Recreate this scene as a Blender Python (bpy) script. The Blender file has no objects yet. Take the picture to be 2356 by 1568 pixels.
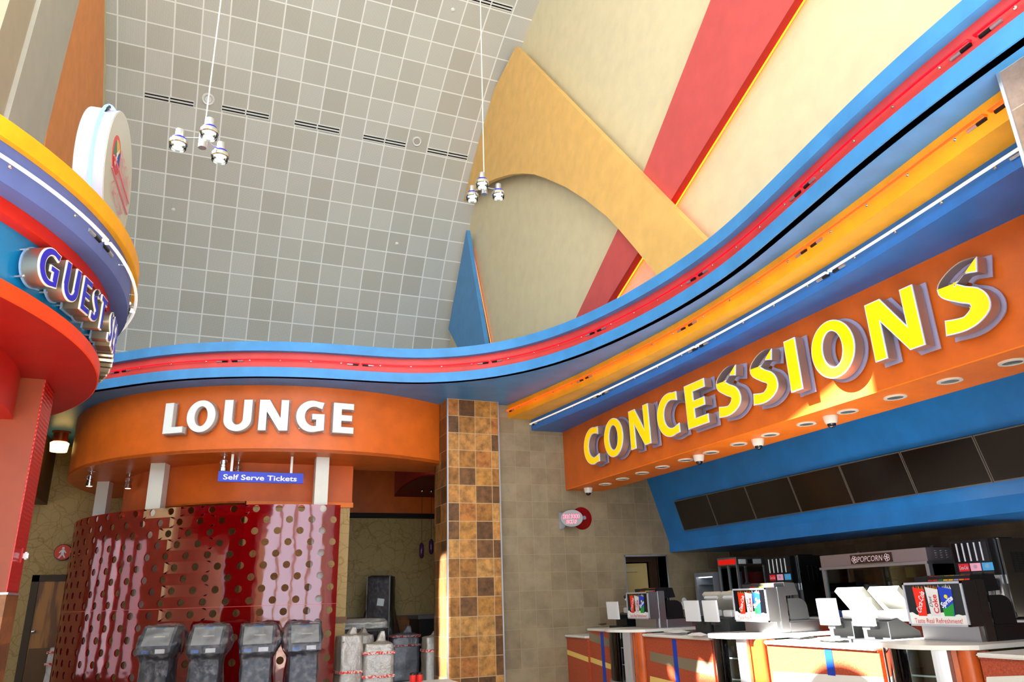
import bpy, bmesh, math, random
import numpy as np
from mathutils import Vector, Matrix
from mathutils.geometry import tessellate_polygon
random.seed(7)
scene = bpy.context.scene
COL = scene.collection
PI = math.pi

# ------------------------------------------------------------------ camera
IW, IH = 2356, 1568
H0 = 1.62                                  # eye height
_a = np.array((441.0, 1398.0)) - np.array((IW/2, IH/2))     # vanishing point of the depth axis
_b = np.array((1022.0, -4050.0)) - np.array((IW/2, IH/2))   # vanishing point of the verticals
FOC = math.sqrt(-(_a @ _b))
_Y = np.array((_a[0], _a[1], FOC)); _Y /= np.linalg.norm(_Y)
_Z = np.array((_b[0], _b[1], FOC)); _Z /= np.linalg.norm(_Z)
ROT = np.array((np.cross(_Y, _Z), _Y, _Z))
EYE = np.array((0.0, 0.0, H0))
def ray(x, y): return ROT @ np.array((x - IW/2, y - IH/2, FOC))
def atX(x, y, X): d = ray(x, y); return Vector(EYE + d*(X/d[0]))
def atY(x, y, Y): d = ray(x, y); return Vector(EYE + d*(Y/d[1]))
def atZ(x, y, Z): d = ray(x, y); return Vector(EYE + d*((Z-H0)/d[2]))
def atP(x, y, p, n):
    d = ray(x, y); p = np.array(p); n = np.array(n)
    return Vector(EYE + d*(((p-EYE) @ n)/(d @ n)))
def atCyl(x, y, c, R):
    d = ray(x, y); c = np.array(c)
    a = d[0]**2+d[1]**2; b = -2*(d[:2] @ c); k = c @ c-R*R; D = max(b*b-4*a*k, 0)
    return Vector(EYE + d*((-b-math.sqrt(D))/(2*a)))
cd = bpy.data.cameras.new('camera'); cam = bpy.data.objects.new('camera', cd); COL.objects.link(cam)
_r = ROT @ np.array((1, 0, 0)); _u = ROT @ np.array((0, -1, 0)); _k = ROT @ np.array((0, 0, -1))
cam.matrix_world = Matrix(((_r[0], _u[0], _k[0], 0), (_r[1], _u[1], _k[1], 0), (_r[2], _u[2], _k[2], H0), (0, 0, 0, 1)))
cd.sensor_width = 36; cd.lens = FOC/IW*36; cd.clip_start = .05; cd.clip_end = 200
scene.camera = cam

# ------------------------------------------------------------------ mesh helper
class MB:
    def __init__(s): s.v = []; s.f = []; s.uv = None
    def add(s, vs, fs):
        o = len(s.v); s.v += [tuple(v) for v in vs]; s.f += [tuple(i+o for i in f) for f in fs]; return s
    def box(s, a, b):
        (x0, y0, z0), (x1, y1, z1) = a, b
        return s.add([(x0,y0,z0),(x1,y0,z0),(x1,y1,z0),(x0,y1,z0),(x0,y0,z1),(x1,y0,z1),(x1,y1,z1),(x0,y1,z1)],
                     [(0,3,2,1),(4,5,6,7),(0,1,5,4),(1,2,6,5),(2,3,7,6),(3,0,4,7)])
    def bbox(s, a, b, r=.008):                    # box with chamfered edges
        bm = bmesh.new(); (x0,y0,z0),(x1,y1,z1) = a, b
        vs = [bm.verts.new(p) for p in [(x0,y0,z0),(x1,y0,z0),(x1,y1,z0),(x0,y1,z0),(x0,y0,z1),(x1,y0,z1),(x1,y1,z1),(x0,y1,z1)]]
        for f in [(0,3,2,1),(4,5,6,7),(0,1,5,4),(1,2,6,5),(2,3,7,6),(3,0,4,7)]: bm.faces.new([vs[i] for i in f])
        bmesh.ops.bevel(bm, geom=list(bm.edges), offset=r, segments=2, affect='EDGES')
        bm.verts.index_update(); s.add([v.co[:] for v in bm.verts], [[v.index for v in f.verts] for f in bm.faces]); bm.free(); return s
    def obox(s, o, ax, ay, az):                   # box on a corner and three edge vectors
        o, ax, ay, az = Vector(o), Vector(ax), Vector(ay), Vector(az)
        p = [o, o+ax, o+ax+ay, o+ay]; p += [q+az for q in p]
        return s.add(p, [(0,3,2,1),(4,5,6,7),(0,1,5,4),(1,2,6,5),(2,3,7,6),(3,0,4,7)])
    def prism(s, poly, vec):                      # any planar polygon, pushed along vec
        poly = [Vector(p) for p in poly]; vec = Vector(vec); n = len(poly)
        tri = tessellate_polygon([poly])
        fs = [tuple(t) for t in tri] + [tuple(n+i for i in reversed(t)) for t in tri]
        fs += [(i, (i+1) % n, n+(i+1) % n, n+i) for i in range(n)]
        return s.add(poly+[p+vec for p in poly], fs)
    def plate(s, conts, vec):                     # polygon with holes, pushed along vec
        conts = [[Vector(p) for p in c] for c in conts]; vec = Vector(vec)
        flat = [p for c in conts for p in c]; n = len(flat)
        tri = tessellate_polygon(conts)
        fs = [tuple(t) for t in tri] + [tuple(n+i for i in reversed(t)) for t in tri]
        o = 0
        for c in conts:
            m = len(c); fs += [(o+i, o+(i+1) % m, n+o+(i+1) % m, n+o+i) for i in range(m)]; o += m
        return s.add(flat+[p+vec for p in flat], fs)
    def face(s, poly):
        poly = [Vector(p) for p in poly]; tri = tessellate_polygon([poly]); return s.add(poly, [tuple(t) for t in tri])
    def loops(s, L, closed=False, cap=False):     # skin a list of equal loops
        m = len(L[0]); vs = [p for l in L for p in l]; fs = []
        for i in range(len(L)-1):
            for j in range(m if closed else m-1):
                k = (j+1) % m; fs.append((i*m+j, i*m+k, (i+1)*m+k, (i+1)*m+j))
        if cap: fs += [tuple(reversed(range(m))), tuple((len(L)-1)*m+j for j in range(m))]
        return s.add(vs, fs)
    def lathe(s, prof, c=(0,0,0), axis=(0,0,1), seg=24, cap=True):
        q = Vector((0,0,1)).rotation_difference(Vector(axis)); c = Vector(c)
        L = [[c+q @ Vector((r*math.cos(2*PI*j/seg), r*math.sin(2*PI*j/seg), h)) for j in range(seg)] for r, h in prof]
        return s.loops(L, True, cap)
    def tube(s, path, r, seg=8, cap=True):
        path = [Vector(p) for p in path]; L = []; n = len(path); up = None
        for i, p in enumerate(path):
            t = (path[min(i+1, n-1)]-path[max(i-1, 0)]).normalized()
            if up is None: up = Vector((0,0,1)) if abs(t.z) < .9 else Vector((1,0,0))
            a = t.cross(up).normalized(); b = a.cross(t).normalized(); up = b
            L.append([p+(a*math.cos(2*PI*j/seg)+b*math.sin(2*PI*j/seg))*r for j in range(seg)])
        return s.loops(L, True, cap)
    def ball(s, c, r, seg=16, rings=8, sz=1):
        prof = [(max(r*math.sin(PI*i/rings), 1e-5), -r*sz*math.cos(PI*i/rings)) for i in range(rings+1)]
        return s.lathe(prof, c, seg=seg, cap=False)
    def build(s, name, m, parent=None, smooth=None, wn=False):
        me = bpy.data.meshes.new(name); o = bpy.data.objects.new(name, me); COL.objects.link(o)
        off = Vector((0,0,0)); p = parent
        while p is not None: off += p.location; p = p.parent
        vs = [tuple(Vector(v)-off) for v in s.v]
        me.from_pydata(vs, [], s.f); me.validate()
        bm = bmesh.new(); bm.from_mesh(me); bmesh.ops.remove_doubles(bm, verts=bm.verts, dist=1e-5)
        bmesh.ops.recalc_face_normals(bm, faces=bm.faces); bm.to_mesh(me); bm.free()
        if smooth:
            me.polygons.foreach_set('use_smooth', [True]*len(me.polygons)); me.set_sharp_from_angle(angle=math.radians(smooth))
        if m: me.materials.append(m)
        if parent is not None: o.parent = parent
        return o
def tag(o, label, cat, group=None):
    o['label'] = label; o['category'] = cat
    if group: o['group'] = group
    return o
def thing(name, loc, label, cat, group=None):
    o = bpy.data.objects.new(name, None); o.empty_display_size = .1; COL.objects.link(o); o.location = loc
    return tag(o, label, cat, group)
def struct(name, mb, m, smooth=None):
    o = mb.build(name, m, None, smooth); o['kind'] = 'structure'; return o
def dup(root, loc, label, group=None):
    c = root.copy(); COL.objects.link(c); c.location = loc; c['label'] = label
    if group: c['group'] = group
    def rec(a, b):
        for ch in list(a.children):
            d = ch.copy(); COL.objects.link(d); d.parent = b; rec(ch, d)
    rec(root, c); return c

# ------------------------------------------------------------------ materials
def lin(c):
    return tuple((v/255/12.92 if v/255 <= .04045 else ((v/255+.055)/1.055)**2.4) for v in c)
def mat(name, rgb, rough=.5, metal=0, spec=.5, emit=0, emitc=None, trans=0, ior=1.45, coat=0):
    m = bpy.data.materials.new(name); m.use_nodes = True; b = m.node_tree.nodes['Principled BSDF']
    b.inputs['Base Color'].default_value = (*lin(rgb), 1); b.inputs['Roughness'].default_value = rough
    b.inputs['Metallic'].default_value = metal; b.inputs['Specular IOR Level'].default_value = spec
    b.inputs['Transmission Weight'].default_value = trans; b.inputs['IOR'].default_value = ior
    b.inputs['Coat Weight'].default_value = coat
    if emit:
        b.inputs['Emission Color'].default_value = (*lin(emitc or rgb), 1); b.inputs['Emission Strength'].default_value = emit
    return m
def nd(m, t, **kw):
    n = m.node_tree.nodes.new(t)
    for k, v in kw.items():
        if hasattr(n, k): setattr(n, k, v)
        else: n.inputs[k].default_value = v
    return n
def ln(m, a, b): m.node_tree.links.new(a, b)
def bsdf(m): return m.node_tree.nodes['Principled BSDF']
def ramp(m, fac, stops, interp='LINEAR'):
    r = nd(m, 'ShaderNodeValToRGB'); r.color_ramp.interpolation = interp
    while len(r.color_ramp.elements) < len(stops): r.color_ramp.elements.new(.5)
    for e, (p, c) in zip(r.color_ramp.elements, stops): e.position = p; e.color = (*lin(c), 1)
    ln(m, fac, r.inputs[0]); return r.outputs[0]
def mixc(m, fac, a, b, mode='MIX'):
    n = nd(m, 'ShaderNodeMix', data_type='RGBA', blend_type=mode)
    for s, v in ((n.inputs[0], fac), (n.inputs[6], a), (n.inputs[7], b)):
        if hasattr(v, 'is_linked'): ln(m, v, s)
        elif isinstance(v, tuple): s.default_value = (*lin(v), 1)
        else: s.default_value = v
    return n.outputs[2]
def math_(m, op, a, b=None):
    n = nd(m, 'ShaderNodeMath', operation=op)
    for i, v in enumerate((a, b)):
        if v is None: continue
        if hasattr(v, 'is_linked'): ln(m, v, n.inputs[i])
        else: n.inputs[i].default_value = v
    return n.outputs[0]
def objco(m):
    return nd(m, 'ShaderNodeTexCoord').outputs['Object']
def noise(m, co, scale, detail=4, rough=.55):
    n = nd(m, 'ShaderNodeTexNoise', Scale=scale, Detail=detail, Roughness=rough); ln(m, co, n.inputs['Vector']); return n.outputs['Fac']
def paint(name, rgb, rough=.45, var=.05):        # wall paint with a faint roller mottling
    m = mat(name, rgb, rough); n = noise(m, objco(m), 3.0)
    a = tuple(max(0, c*(1-var)) for c in rgb); b = tuple(min(255, c*(1+var)) for c in rgb)
    ln(m, ramp(m, n, [(.3, a), (.7, b)]), bsdf(m).inputs['Base Color']); return m

BLUE = paint('blue_paint', (62, 138, 206), .38)
BLUE2 = paint('deep_blue_paint', (36, 124, 206), .28)
NAVYSTRIP = paint('strip_blue_paint', (38, 110, 196), .35)
REDCOVE = paint('red_cove_paint', (206, 66, 66), .4)
YEL = paint('yellow_paint', (240, 172, 24), .4)
ORANGE = paint('orange_paint', (208, 98, 26), .42)
ORANGE_LIT = paint('orange_warm_bounce', (236, 120, 12), .5)  # fascia orange again, warm bounce light put into the colour
CREAM = paint('cream_paint', (226, 214, 178), .55, .02)
PANELRED = paint('panel_red_paint', (208, 84, 84), .5, .03)
DARKRED = paint('dark_red_paint', (160, 24, 6), .5)
PANELYEL = paint('panel_yellow_paint', (240, 192, 112), .5, .03)
PANELBLUE = paint('panel_blue_paint', (82, 150, 210), .5, .03)
PANELORANGE = paint('panel_orange_paint', (240, 150, 74), .5, .03)
PANELGREY = paint('panel_grey_paint', (190, 187, 178), .55, .02)
BROWNP = paint('brown_paint', (128, 98, 66), .6)
RINGYEL = paint('ring_yellow_paint', (226, 156, 10), .45)
RINGBLUE = paint('ring_violet_paint', (84, 100, 158), .5)
RINGRED = paint('ring_red_paint', (196, 32, 4), .45)
RINGORANGE = paint('ring_orange_paint', (226, 62, 12), .45)
RINGTEAL = paint('ring_teal_paint', (14, 112, 164), .4)
MAROON = paint('maroon_paint', (150, 8, 4), .5)
WHITE = mat('white_plastic', (232, 232, 228), .4)
CHROME = mat('chrome', (215, 218, 222), .15, 1)
STEEL = mat('brushed_steel', (176, 178, 182), .32, 1)
DSTEEL = mat('dark_steel', (96, 92, 88), .35, 1)
BLACK = mat('black_plastic', (16, 16, 18), .35)
DGREY = mat('dark_grey_plastic', (58, 60, 62), .5)
GREYP = mat('grey_plastic', (128, 130, 126), .5)
BEIGEP = mat('beige_plastic', (196, 196, 184), .5)
ALU = mat('satin_aluminium', (196, 200, 208), .35, .85)
GOLDMETAL = mat('bronze_letter_metal', (186, 176, 158), .3, .9)
BLUEGLASS = mat('blue_ring_enamel', (6, 16, 200), .3)
def emis(name, rgb, s, base=(30,30,30)):
    return mat(name, base, .3, emit=s, emitc=rgb)
LAMP = emis('lamp_glow', (255, 246, 226), 2.2)
NEONR = emis('red_neon', (255, 10, 40), 1.1, (120, 0, 10))
NEONO = emis('orange_neon', (255, 60, 4), 3.0, (160, 40, 0))
NEONW = emis('white_neon', (245, 240, 236), .55, (220, 215, 205))
NEONB = emis('blue_white_neon', (130, 170, 255), 2.5)
NEONHID = emis('hidden_orange_neon', (255, 50, 2), 40)
NEONHID2 = emis('hidden_amber_neon', (255, 120, 60), 3)
def glassy(name, tint, fac, rough=.02, white=0.0):   # thin clear sheet: tinted see-through with mirror shine
    m = bpy.data.materials.new(name); m.use_nodes = True; nt = m.node_tree; nt.nodes.clear()
    out = nt.nodes.new('ShaderNodeOutputMaterial'); tr = nt.nodes.new('ShaderNodeBsdfTransparent'); gl = nt.nodes.new('ShaderNodeBsdfGlossy')
    tr.inputs[0].default_value = (*lin(tint), 1); gl.inputs['Roughness'].default_value = rough
    fr = nt.nodes.new('ShaderNodeFresnel'); fr.inputs[0].default_value = 1.5
    mx = nt.nodes.new('ShaderNodeMixShader'); m.node_tree.links.new(fr.outputs[0], mx.inputs[0])
    ln(m, tr.outputs[0], mx.inputs[1]); ln(m, gl.outputs[0], mx.inputs[2]); last = mx.outputs[0]
    if white:
        df = nt.nodes.new('ShaderNodeBsdfDiffuse'); df.inputs[0].default_value = (*lin(tuple(fac)), 1)
        m2 = nt.nodes.new('ShaderNodeMixShader'); m2.inputs[0].default_value = white
        ln(m, last, m2.inputs[1]); ln(m, df.outputs[0], m2.inputs[2]); last = m2.outputs[0]
    ln(m, last, out.inputs[0]); return m
GLASS = glassy('clear_glass', (238, 246, 246), None)
ACRYL = glassy('frosted_acrylic', (226, 220, 246), (196, 188, 226), .15, .55)
ACRYLB = glassy('blue_frosted_acrylic', (200, 222, 250), (150, 186, 232), .15, .6)
REDACR = glassy('red_acrylic', (214, 8, 10), (150, 2, 6), .03, .3)
REDDISC = glassy('red_acrylic_disc', (200, 8, 8), (160, 4, 4), .06, .6)

def tile_mat(name, size, cols, grout, axes, off=(0,0), rough=.4, blotch=.5, gw=.012, noise_s=6):
    """square tiles on a wall: axes = which object coordinates run along and up the wall"""
    m = mat(name, cols[0], rough); sx = nd(m, 'ShaderNodeSeparateXYZ'); ln(m, objco(m), sx.inputs[0])
    ids = []; gs = []
    for ax, o in zip(axes, off):
        t = math_(m, 'DIVIDE', math_(m, 'SUBTRACT', sx.outputs[ax], o), size); ids.append(math_(m, 'FLOOR', t))
        fr = math_(m, 'FRACT', t); gs.append(math_(m, 'MINIMUM', fr, math_(m, 'SUBTRACT', 1.0, fr)))
    cb = nd(m, 'ShaderNodeCombineXYZ'); ln(m, ids[0], cb.inputs[0]); ln(m, ids[1], cb.inputs[1])
    wn = nd(m, 'ShaderNodeTexWhiteNoise', noise_dimensions='3D'); ln(m, cb.outputs[0], wn.inputs['Vector'])
    k = len(cols); col = ramp(m, wn.outputs['Value'], [(i/k, c) for i, c in enumerate(cols)], 'CONSTANT')
    n = noise(m, objco(m), noise_s, 6, .65)
    dark = ramp(m, n, [(.35, (int(255*(1-blotch)),)*3), (.62, (255, 255, 255))])
    col = mixc(m, 1.0, col, dark, 'MULTIPLY')
    g = math_(m, 'LESS_THAN', math_(m, 'MINIMUM', gs[0], gs[1]), gw)
    ln(m, mixc(m, g, col, grout), bsdf(m).inputs['Base Color']); return m
PILLAR_F = tile_mat('amber_tile_front', .308, [(198,138,62),(206,150,78),(168,112,46),(190,120,54),(112,74,36),(200,140,70),(176,118,50),(128,86,44)], (190,160,120), (0, 2), (4.106, .116), .45, .34, .018, 7)
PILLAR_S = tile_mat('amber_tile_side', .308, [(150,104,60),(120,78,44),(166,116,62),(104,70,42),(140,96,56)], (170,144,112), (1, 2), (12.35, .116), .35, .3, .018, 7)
TILEGREY = tile_mat('taupe_tile', .31, [(152,136,108),(146,129,102),(157,141,114),(150,133,106)], (160,142,110), (0, 2), (4.95, .17), .5, .12, .012, 3)
TILEBACK = tile_mat('brown_tile', .31, [(104,84,62),(98,80,60),(110,90,66)], (92,74,54), (1, 2), (0, .1), .5, .15, .01, 3)
TILEJAMB = tile_mat('jamb_tile', .31, [(140,124,104),(150,134,112)], (160,148,126), (1, 2), (12.475, .17), .5, .15, .012, 3)
WOODTILE = tile_mat('wood_block_tile', .2, [(150,92,48),(122,74,40),(104,84,70),(136,84,40),(160,98,44)], (120,80,50), (0, 2), (0, 0), .5, .2, .004, 8)

def wallpaper():
    m = mat('scrollwork_wallpaper', (176, 150, 96), .6); co = objco(m); lines = None
    for sc, sd, ds in ((2.2, 0, .5), (3.1, 3.7, .7), (4.0, 8.1, .5), (2.7, 5.3, .9)):
        w = nd(m, 'ShaderNodeTexNoise', Scale=1.9, Detail=1); a = nd(m, 'ShaderNodeVectorMath', operation='ADD'); ln(m, co, a.inputs[0]); a.inputs[1].default_value = (sd, sd*.7, sd*1.3)
        ln(m, a.outputs[0], w.inputs['Vector']); mp = mixc(m, ds*.5, a.outputs[0], w.outputs['Color'])
        v = nd(m, 'ShaderNodeTexVoronoi', feature='DISTANCE_TO_EDGE', Scale=sc); ln(m, mp, v.inputs['Vector'])
        l = math_(m, 'LESS_THAN', v.outputs['Distance'], .011)
        lines = l if lines is None else math_(m, 'ADD', lines, l)
    ln(m, mixc(m, math_(m, 'MULTIPLY', math_(m, 'MINIMUM', lines, 1.6), .4), (180, 154, 100), (136, 100, 24)), bsdf(m).inputs['Base Color']); return m
PAPER = wallpaper()

def oak():
    m = mat('oak_veneer', (166, 108, 40), .35); co = objco(m)
    mp = nd(m, 'ShaderNodeMapping'); mp.inputs['Scale'].default_value = (7, 7, .8); ln(m, co, mp.inputs[0])
    w = nd(m, 'ShaderNodeTexWave', wave_type='RINGS', rings_direction='Z', Scale=.9, Distortion=6, Detail=3); w.inputs['Detail Scale'].default_value = .8
    ln(m, mp.outputs[0], w.inputs['Vector'])
    ln(m, ramp(m, w.outputs['Fac'], [(.2, (120, 70, 18)), (.8, (182, 122, 48))]), bsdf(m).inputs['Base Color']); return m
OAK = oak()
def laminate():
    m = mat('speckled_red_laminate', (168, 72, 44), .4); n = noise(m, objco(m), 60, 3, .7)
    ln(m, ramp(m, n, [(.35, (150, 58, 34)), (.65, (186, 88, 58))]), bsdf(m).inputs['Base Color']); return m
LAMI = laminate()
CHERRY = paint('cherry_wood', (190, 84, 30), .3, .12)
STONE = mat('white_counter_stone', (226, 224, 218), .3)
STR_Y = mat('laminate_stripe_cream', (230, 196, 110), .4); STR_G = mat('laminate_stripe_taupe', (128, 116, 94), .4)
STR_B = mat('laminate_stripe_blue', (20, 60, 170), .35); STR_W = mat('laminate_stripe_white_and_glare', (222, 222, 216), .4)  # white stripe, also the taupe one with sun glare put in
SCREEN = mat('menu_screen', (20, 13, 8), .16, spec=.6)
def floorm():
    m = mat('floor_plank', (92, 84, 74), .4); sx = nd(m, 'ShaderNodeTexBrick', Scale=1.0); ln(m, objco(m), sx.inputs['Vector'])
    sx.inputs['Color1'].default_value = (*lin((98, 90, 80)), 1); sx.inputs['Color2'].default_value = (*lin((82, 74, 64)), 1)
    sx.inputs['Mortar'].default_value = (*lin((60, 54, 48)), 1); sx.inputs['Brick Width'].default_value = 1.2; sx.inputs['Row Height'].default_value = .16; sx.inputs['Mortar Size'].default_value = .004
    ln(m, sx.outputs['Color'], bsdf(m).inputs['Base Color']); return m
FLOORM = floorm()
def vault_mat():
    m = mat('perforated_ceiling_panel', (176, 176, 168), .55); uv = nd(m, 'ShaderNodeUVMap', uv_map='grid').outputs[0]
    sx = nd(m, 'ShaderNodeSeparateXYZ'); ln(m, uv, sx.inputs[0])
    fu, fv = math_(m, 'FRACT', sx.outputs[0]), math_(m, 'FRACT', sx.outputs[1])
    e = math_(m, 'MINIMUM', math_(m, 'MINIMUM', fu, math_(m, 'SUBTRACT', 1.0, fu)), math_(m, 'MINIMUM', fv, math_(m, 'SUBTRACT', 1.0, fv)))
    grid = math_(m, 'LESS_THAN', e, .026)
    cb = nd(m, 'ShaderNodeCombineXYZ'); ln(m, math_(m, 'FLOOR', sx.outputs[0]), cb.inputs[0]); ln(m, math_(m, 'FLOOR', sx.outputs[1]), cb.inputs[1])
    wn = nd(m, 'ShaderNodeTexWhiteNoise', noise_dimensions='3D'); ln(m, cb.outputs[0], wn.inputs['Vector'])
    col = ramp(m, wn.outputs['Value'], [(0, (196, 194, 184)), (.55, (206, 205, 197)), (1, (216, 216, 210))])
    # fine perforation holes
    du = math_(m, 'SUBTRACT', math_(m, 'FRACT', math_(m, 'MULTIPLY', sx.outputs[0], 26.0)), .5)
    dv = math_(m, 'SUBTRACT', math_(m, 'FRACT', math_(m, 'MULTIPLY', sx.outputs[1], 26.0)), .5)
    d2 = math_(m, 'ADD', math_(m, 'MULTIPLY', du, du), math_(m, 'MULTIPLY', dv, dv))
    col = mixc(m, math_(m, 'MULTIPLY', math_(m, 'LESS_THAN', d2, .09), .5), col, (96, 96, 92))
    ln(m, mixc(m, grid, col, (244, 244, 242)), bsdf(m).inputs['Base Color']); return m
VAULTM = vault_mat()
def film(name, tint, dens, crumple=14):
    m = glassy(name, (250, 250, 255), (200, 200, 215), .12, 0); nt = m.node_tree
    out = [n for n in nt.nodes if n.type == 'OUTPUT_MATERIAL'][0]; base = out.inputs[0].links[0].from_socket
    df = nt.nodes.new('ShaderNodeBsdfDiffuse'); df.inputs[0].default_value = (*lin(tint), 1)
    gl = nt.nodes.new('ShaderNodeBsdfGlossy'); gl.inputs['Roughness'].default_value = .18
    n = noise(m, objco(m), crumple, 5, .7)
    bp = nd(m, 'ShaderNodeBump', Strength=1.0, Distance=.03); ln(m, n, bp.inputs['Height'])
    for q in nt.nodes:
        if q.type == 'BSDF_GLOSSY': ln(m, bp.outputs[0], q.inputs['Normal'])
    mx0 = nt.nodes.new('ShaderNodeMixShader'); mx0.inputs[0].default_value = .35; ln(m, df.outputs[0], mx0.inputs[1]); ln(m, gl.outputs[0], mx0.inputs[2])
    mx = nt.nodes.new('ShaderNodeMixShader'); r = nd(m, 'ShaderNodeMapRange'); r.inputs[1].default_value = .45; r.inputs[2].default_value = .68
    r.inputs[3].default_value = dens*(.12 if dens < .6 else .8); r.inputs[4].default_value = dens; ln(m, n, r.inputs[0]); ln(m, r.outputs[0], mx.inputs[0])
    ln(m, base, mx.inputs[1]); ln(m, mx0.outputs[0], mx.inputs[2]); ln(m, mx.outputs[0], out.inputs[0]); return m
FILM = film('clear_plastic_film', (200, 204, 222), .30)
FILM2 = film('milky_plastic_film', (196, 188, 178), .92, 9)
# ================================================================== SHELL
YW = 12.475           # face of the taupe tile wall
ZS = 5.047            # blue soffit
XF = 6.27             # concessions fascia
XC = 6.73             # cream wall
VC, VR = (9.437, 3.987), 12.708
def vault(X, deg): a = math.radians(deg); return Vector((X, VC[0]+VR*math.cos(a), VC[1]+VR*math.sin(a)))
def vrow(k): return 69.483-2.7725*k            # angle of grid line k

struct('floor', MB().box((-9, -9, -.2), (11, 12.9, 0)), paint('pale_terrazzo', (214, 206, 192), .5))
struct('floor_lounge', MB().box((-9, 12.9, -.2), (11, 22.5, 0)), FLOORM)

# vaulted metal panel ceiling, flat over the entrance
def make_ceiling():
    me = bpy.data.meshes.new('ceiling'); V = []; F = []; UV = []
    xs = [-3.22+i*(XC+3.22)/16 for i in range(17)]
    rows = [(vault(0, 6+d).y, vault(0, 6+d).z, (69.483-(6+d))/2.7725) for d in np.arange(0, 84.01, 1.0)]
    yl, zl, vl = rows[-1]
    rows += [(y, zl, vl-(yl-y)/.615) for y in np.linspace(yl, -9, 20)[1:]]
    for y, z, v in rows:
        for x in xs: V.append((x, y, z)); UV.append(((x-6.166)/.61, v))
    n = len(xs)
    for i in range(len(rows)-1):
        for j in range(n-1): F.append((i*n+j, i*n+j+1, (i+1)*n+j+1, (i+1)*n+j))
    me.from_pydata(V, [], F); l = me.uv_layers.new(name='grid')
    for lp in me.loops: l.data[lp.index].uv = UV[lp.vertex_index]
    me.polygons.foreach_set('use_smooth', [True]*len(me.polygons))
    me.materials.append(VAULTM); o = bpy.data.objects.new('ceiling', me); COL.objects.link(o); o['kind'] = 'structure'
make_ceiling()

def wall_holes(plane, c, th, u0, u1, z0, z1, holes):
    """slab on x=c or y=c with rectangular openings (u0,u1,z0,z1)"""
    us = sorted({u0, u1, *[h[0] for h in holes], *[h[1] for h in holes]}); zs = sorted({z0, z1, *[h[2] for h in holes], *[h[3] for h in holes]})
    mb = MB()
    for a, b in zip(us, us[1:]):
        for d, e in zip(zs, zs[1:]):
            um, zm = (a+b)/2, (d+e)/2
            if any(h[0] < um < h[1] and h[2] < zm < h[3] for h in holes): continue
            if plane == 'x': mb.box((c, a, d), (c+th, b, e))
            else: mb.box((a, c, d), (b, c+th, e))
    return mb
struct('wall_right', MB().box((XC, -9, 5.0), (XC+.2, 22.5, 18)), CREAM)
# tall glazed walls that let the daylight in: their openings are where the sun patches come from
SUN = Vector((.2, -.03, -.15)).normalized()
XO = -7.6
HOLES_L = [(7.42, 8.95, 13.70, 14.42), (7.75, 11.5, 10.85, 12.6), (-7.5, -2.6, 1.5, 9.0), (-2.2, 2.7, 1.5, 9.0)]  # first two cut to cast sun patches, low pair added for floor bounce
wl = wall_holes('x', XO-.25, .25, -9, 22.5, 0, 17, HOLES_L)
wl.prism([(XO-.25, 8.95, 13.92), (XO-.25, 8.95, 14.43), (XO-.25, 7.42, 14.43)], (.25, 0, 0))      # infill added to slope the upper edge of the sun patch
struct('wall_left', wl, CREAM)
HOLES_R = [(-6+i*3.1, -6+i*3.1+2.6, 1.0, 12.5) for i in range(4)]
struct('wall_rear', wall_holes('y', -9, .25, -8, 11, 0, 17.2, HOLES_R), CREAM)
def wframe(n, plane, c, h):
    mb = MB(); t = .05
    for (a, b, d, e) in ((h[0], h[1], h[2]-.06, h[2]), (h[0], h[1], h[3], h[3]+.06), (h[0]-.06, h[0], h[2]-.06, h[3]+.06), (h[1], h[1]+.06, h[2]-.06, h[3]+.06)):
        if plane == 'x': mb.box((c, a, d), (c+t, b, e))
        else: mb.box((a, c, d), (b, c+t, e))
    o = struct('window_%d' % n, mb, ALU)
for i, h in enumerate(HOLES_L): wframe(i+1, 'x', XO, h)
for i, h in enumerate(HOLES_R): wframe(i+5, 'y', -8.75, h)
struct('wall_left_upper', MB().box((-3.45, 11.9, 8.4), (-3.22, 22.5, 17)), CREAM)
struct('ceiling_side', MB().box((XO, -9, 16.7), (-3.2, 22.5, 16.85)), CREAM)
struct('wall_front', MB().box((-8, 22.3, 0), (11, 22.5, 17)), CREAM)

# --- blue / red / blue ribbon cornice --------------------------------------------------
LB = [(227.6,893.9),(306,880),(391,871),(476,866),(582,864),(700,865),(806,872.8),(912,880.2),(965,882.6),(1061,878.7),(1124,872.4),(1200,856),(1286,833),(1372,801),(1458,761),(1544,715),(1630,662),(1700,612),(1772,542),(1887,441),(2002,346),(2103,273),(2205,194),(2356,79)]
UT = [(263.7,816.4),(306,805.8),(370,794),(433.4,788.4),(518,784),(603,782.4),(700,785.4),(785,790),(891,801.7),(954.7,804.5),(1035,802.3),(1103,794.3),(1200,778.4),(1286,751),(1372,712.4),(1458,666.5),(1544,616),(1630.5,554.5),(1700,500),(1743.5,452.6),(1829.6,370.8),(1915.7,279),(1987,200),(2026,161),(2103,89.3),(2205,0)]
ZT = 5.635
def resample(P, n):
    P = np.array(P); t = np.r_[0, np.cumsum(np.linalg.norm(np.diff(P, axis=0), axis=1))]; s = np.linspace(0, t[-1], n)
    return np.c_[[np.interp(s, t, P[:, i]) for i in range(P.shape[1])]].T
def smooth(P, it):
    P = np.array(P)
    for _ in range(it): Q = P.copy(); Q[1:-1] = (P[:-2]+2*P[1:-1]+P[2:])/4; P = Q
    return P
RIB0 = [(-7, 17.2), (-4.2, 15.2), (-2.6, 14.0)]+[tuple(atZ(*p, ZS))[:2] for p in LB]+[(4.70, 1.2), (4.66, -2.5)]
RIB1 = [(-7, 17.2), (-4.2, 15.2), (-2.6, 14.0)]+[tuple(atZ(*p, ZT))[:2] for p in UT]+[(4.70, 1.2), (4.66, -2.5)]
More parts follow.
